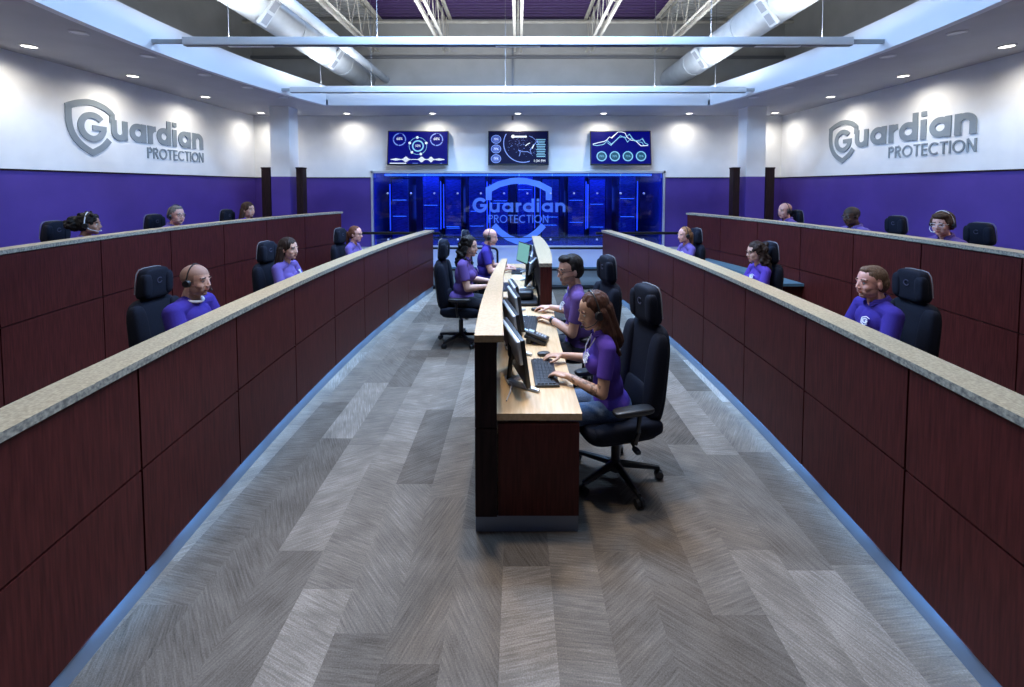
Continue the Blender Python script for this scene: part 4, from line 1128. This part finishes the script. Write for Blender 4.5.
    if headset:
        bm = NB(); gg = 0 if st in ('buzz', 'bald', 'ring') else .012
        pts = [(-.012, (.083+gg)*math.cos(R(a)), -.01+(.134+gg if math.sin(R(a)) > 0 else .02)*math.sin(R(a))) for a in range(0, 181, 12)]
        tube(bm, [Hm @ Vector(p) for p in pts], .0058, 8); hs = obj('headset', bm, headset, root)
        for s in (-1, 1):
            bm = NB(); cone(bm, Hm @ Vector((-.006, s*(.079+gg*.3), -.012)), Hm @ Vector((-.006, s*(.100+gg*.4), -.012)), .032, .027, seg=20); obj('ear_cup', bm, M_headset, hs)
        bm = NB(); tube(bm, [Hm @ Vector((-.0, mic*.097, -.02)), Hm @ Vector((.04, mic*.090, -.055)), Hm @ Vector((.085, mic*.055, -.075)), Hm @ Vector((.104, mic*.022, -.072))], .003, 6)
        ell(bm, (.106, mic*.018, -.071), .0085, M=Hm, seg=10); obj('microphone_boom', bm, headset, hs)
    return root

C180 = PI
# centre stations -------------------------------------------------
person('woman with long auburn hair in purple polo typing at the near centre desk, tattooed forearm', (.635, 2.93), C180, k=1.0, zoff=-0.035, sk=SK_tan, shirt=S_purple, hair=('wave', H_auburn), lean=9, hyaw=12, hpitch=14,
       hands=[(.335, 2.85, .765), (.335, 3.22, .765)], vox=.0045, female=True, headset=M_headset, tat=True, lanyard=True, trousers=M_jeans, mic=1)
person('man in glasses and purple tee with wristwatch typing at the near centre desk', (.575, 4.08), C180, k=1.1, sk=SK_fair, shirt=S_mauve, hair=('short', H_black), lean=5, hyaw=18, hpitch=8,
       hands=[(.315, 4.12, .765), (.345, 4.52, .765)], vox=.0048, glasses=True, watch=True, collar='tee', beard=stubble(SK_fair, H_dark, .35), zoff=-.05)
person('woman with long dark curly hair and headset at the far centre desk', (-.72, 5.60), R(-4), k=1.05, sk=SK_fair, shirt=S_mauve, hair=('curly', H_black), lean=6, hyaw=-14, hpitch=4,
       hands=[(-.36, 5.80, .765), (-.40, 5.50, .765)], female=True, bulk=1.25, headset=M_headset, mic=-1)
person('bald man with headset in violet shirt at the far centre desk', (-.56, 6.8), R(0), k=1.03, sk=SK_pink, shirt=S_blue, hair=('ring', H_grey), lean=9, hyaw=-8, hpitch=6,
       hands=[(-.17, 6.92, .765), (-.17, 6.66, .765)], bulk=1.1, headset=M_headset, mic=-1)
# left aisle row
person('stocky man with shaved head and dark beard in violet shirt behind the left partition', (-2.74, 3.61), R(2), sk=SK_fair, shirt=S_blue, hair=('buzz', H_dark), lean=4, hyaw=-2, hpitch=4,
       vox=.005, bulk=1.32, headset=M_headset, beard=stubble(SK_fair, H_dark, .88), collar='tee', undershirt=True, logo=False, mic=1, k=1.03, zoff=.0)
person('smiling woman with straight dark hair in lilac tee, second behind the left partition', (-2.88, 5.37), R(-6), sk=SK_fair, shirt=S_lav, hair=('long', H_dark), lean=4, hyaw=-4, hpitch=3, female=True, bulk=1.1, collar='tee', k=1.05)
person('woman with red brown hair and glasses in lilac tee, farthest behind the left partition', (-2.70, 7.1), R(-4), sk=SK_pink, shirt=S_lav, hair=('tail', H_red), lean=4, hyaw=-4, hpitch=4, female=True, glasses=True, collar='tee', k=1.04)
# right aisle row
person('man with light brown receding hair in violet polo with emblem behind the right partition', (2.93, 3.52), R(180-6), sk=SK_pink, shirt=S_blue, hair=('crop', H_light), lean=4, hyaw=4, hpitch=2, vox=.005, bulk=1.15, k=1.03, beard=stubble(SK_pink, H_light, .3), logo=True, brow=H_brown)
person('woman with dark wavy hair and glasses in purple top, second behind the right partition', (2.95, 5.3), R(180+0), sk=SK_fair, shirt=S_purple, hair=('curly', H_dark), lean=4, hyaw=0, hpitch=5, female=True, glasses=M_glassframe, collar='tee')
person('woman with strawberry blond tied hair in lilac top, farthest behind the right partition', (2.76, 7.1), R(180+10), sk=SK_pink, shirt=S_lav, hair=('tail', H_blond), lean=4, hyaw=2, hpitch=4, female=True, headset=M_headset, collar='tee', k=1.02, mic=-1)
# raised rear rows
person('woman with big black curly ponytail against the left purple wall, nearest in the raised row', (-5.17, 5.2), R(14), z0=.27, zoff=.055, sk=SK_brown, shirt=S_mauve, hair=('puff', H_black), lean=4, hyaw=12, hpitch=2, female=True, headset=M_headw, collar='tee', k=1.03, mic=-1, logo=False)
person('grey haired man in glasses with headset, middle of the raised row on the left', (-5.12, 6.5), R(-10), z0=.27, zoff=.055, k=1.07, sk=SK_pink, shirt=S_lav, hair=('crop', H_grey), lean=4, hyaw=-4, hpitch=2, glasses=True, headset=M_headset, logo=False)
person('smiling woman with brown hair beside the left column, farthest in the raised row', (-4.98, 8.0), R(-4), z0=.27, zoff=.055, k=1.07, sk=SK_fair, shirt=S_purple, hair=('long', H_brown), lean=4, hyaw=-8, hpitch=2, female=True, collar='tee', logo=False)
person('bald man with thin headset beside the right column, farthest in the raised row', (4.72, 7.65), R(180+2), z0=.27, zoff=.055, k=1.07, sk=SK_pink, shirt=S_mauve, hair=('ring', H_grey), lean=4, hyaw=6, hpitch=4, headset=M_headset, logo=False)
person('dark skinned man with shaved head and glasses in lavender shirt, raised right row', (4.88, 6.3), R(180+2), z0=.27, zoff=.055, k=1.07, sk=SK_dark, shirt=S_lav, hair=('buzz', H_black), lean=6, hyaw=4, hpitch=10, glasses=True, bulk=1.2, logo=False)
person('person with short brown hair and white headset band in the raised right row', (4.94, 5.03), R(180+12), z0=.27, zoff=.055, k=1.07, sk=SK_pink, shirt=S_mauve, hair=('bob', H_brown), lean=6, hyaw=10, hpitch=8, glasses=M_headw, headset=M_headw, female=True, logo=False)

# ------------------------------------------------------------------ chairs
ch0 = make_chair('large dark task chair with headrest at the near centre desk, under the auburn haired woman', 'high back task chairs')
ch0.location = (.675, 2.97, 0); ch0.rotation_euler = (0, 0, C180+R(15))
G_ = 'high back task chairs'
for x, y, z, a, lab in (
    (.66, 4.26, 0, 193, 'dark task chair of the man in glasses at the near centre desk'),
    (-.74, 5.64, 0, -4, 'dark task chair of the long haired woman, standing in the left half of the aisle'),
    (-.60, 6.85, 0, -4, 'dark task chair of the bald man at the far centre desk'),
    (-2.86, 3.68, 0, -4, 'dark task chair beside the bearded man behind the left partition'),
    (-2.90, 5.42, 0, -6, 'dark task chair of the dark haired woman, second behind the left partition'),
    (-2.70, 7.18, 0, -6, 'dark task chair of the red brown haired woman, farthest behind the left partition'),
    (3.02, 3.58, 0, 182, 'dark task chair of the receding haired man behind the right partition'),
    (2.88, 5.40, 0, 182, 'dark task chair of the wavy haired woman, second behind the right partition'),
    (2.70, 7.18, 0, 184, 'dark task chair of the strawberry blond woman, farthest behind the right partition'),
    (-5.32, 5.25, .27, 0, 'dark task chair of the ponytailed woman, nearest against the left purple wall'),
    (-5.20, 6.52, .27, -6, 'dark task chair of the grey haired man in the raised left row'),
    (-5.02, 7.9, .27, -4, 'dark task chair beside the left column in the raised row'),
    (4.64, 7.66, .27, 184, 'dark task chair of the bald man beside the right column in the raised row'),
    (5.12, 6.18, .27, 184, 'empty looking dark task chair behind the man in lavender, raised right row'),
    (5.06, 4.99, .27, 186, 'dark task chair nearest against the right purple wall, beside the white headset wearer')):
    dup(ch0, (x, y, z), R(a), lab, G_)

# ------------------------------------------------------------------ light
BLUE = (.42, .62, 1.0)
for y, e in ((2.6, 45), (4.9, 215), (7.2, 260)):     # added blue fill lamps, unseen up in the ceiling void
    for x in (-.9, .9): area((x, y, 5.38), 1.2, .5, e, (.36, .60, 1.0), (0, 0, -1))
for s in (-1, 1):                               # blue LED strips under the panels of the aisle partitions
    for k in range(14):
        ym = .8+k*.55
        area((s*((front if s < 0 else frontR)(ym)-.012), ym, .112), .55, .012, .62, (.16, .46, 1.0), (-s*.10, 0, -1))
    for y, tx, ty, tz, e in ((3.2, 2.8, 3.5, 1.2, 260), (4.9, 2.9, 5.3, 1.2, 230), (6.9, 2.75, 7.1, 1.2, 230)):     # unseen warm spots added to brighten the seated rows
        spot((s*1.0, y-.6, 5.2), e, 34, (1, .80, .62), tgt=(s*tx, ty, tz), blend=.8, r=.1)
        spot((s*3.9, y+.5, 5.25), e*.7, 44, (1, .82, .64), tgt=(s*5.0, ty+.6, 1.5), blend=.8, r=.1)
for x, y, tx, ty, e in ((1.2, 4.4, .3, 3.2, 120), (-.6, 5.8, -.2, 5.9, 170), (0, 3.0, 0, 1.5, 430), (-1.2, 4.0, -1.0, 3.2, 260), (1.6, 5.0, 1.3, 3.6, 220)):  # unseen spots added to warm the aisle floor and centre desks
    spot((x, y, 5.3), e, 62, (1, .84, .66), tgt=(tx, ty, .7), blend=.9, r=.15)
for y, z in ((6.03, CH+142.5/73), (8.80, CH+95.5/50)):        # uplights added over the bars to brighten deck and upper wall
    for x in (-3.2, -1.1, 1.1, 3.2): area((x, y, z+.06), 2.0, .06, 50, (.90, .95, 1.0), (0, 0, 1))
for p, t, e in (((-1.0, 2.2, 5.2), (.5, 2.95, 1.15), 170), ((-.9, 3.4, 5.2), (.5, 4.1, 1.15), 150), ((.6, 4.6, 5.2), (-.6, 5.6, 1.1), 110), ((.7, 5.8, 5.2), (-.4, 6.8, 1.1), 110)):  # added warm key spots for the faces at the centre stations
    spot(p, e, 26, (1, .82, .64), tgt=t, blend=.9, r=.12)
# server room blue light
for x in (-2.6, 0, 2.6): area((x, 13.0, 2.66), 1.6, .5, 60, (.05, .14, 1.0), (0, 0, -1))
for x in (-3.0, -1.0, 1.0, 3.0): area((x, BY+.30, 2.2), 1.6, .06, 10, (.06, .18, 1.0), (0, .7, -.6))

w = bpy.data.worlds.new('World'); sc.world = w; w.use_nodes = True
w.node_tree.nodes['Background'].inputs[0].default_value = (.10, .16, .35, 1); w.node_tree.nodes['Background'].inputs[1].default_value = .15

# ------------------------------------------------------------------ camera
cd = bpy.data.cameras.new('camera'); cam = bpy.data.objects.new('camera', cd); COL.objects.link(cam)
FPX = 440.; TILT = 2.6
cd.sensor_width = 36; cd.lens = FPX/1024*36
cam.location = (0, 0, CH); cam.rotation_euler = (R(90-TILT), 0, 0)
cd.shift_x = -6/1024
cd.shift_y = -((343.5-186.5)-FPX*math.tan(R(TILT)))/1024
cd.clip_start = .05
sc.camera = cam
sc.view_settings.view_transform = 'Standard'; sc.view_settings.look = 'None'; sc.view_settings.gamma = 1; sc.view_settings.use_curve_mapping = False
sc.view_settings.exposure = 0.0
sc.cycles.use_denoising = True
sc.cycles.max_bounces = 6; sc.cycles.transparent_max_bounces = 12
sc.cycles.sample_clamp_indirect = 6
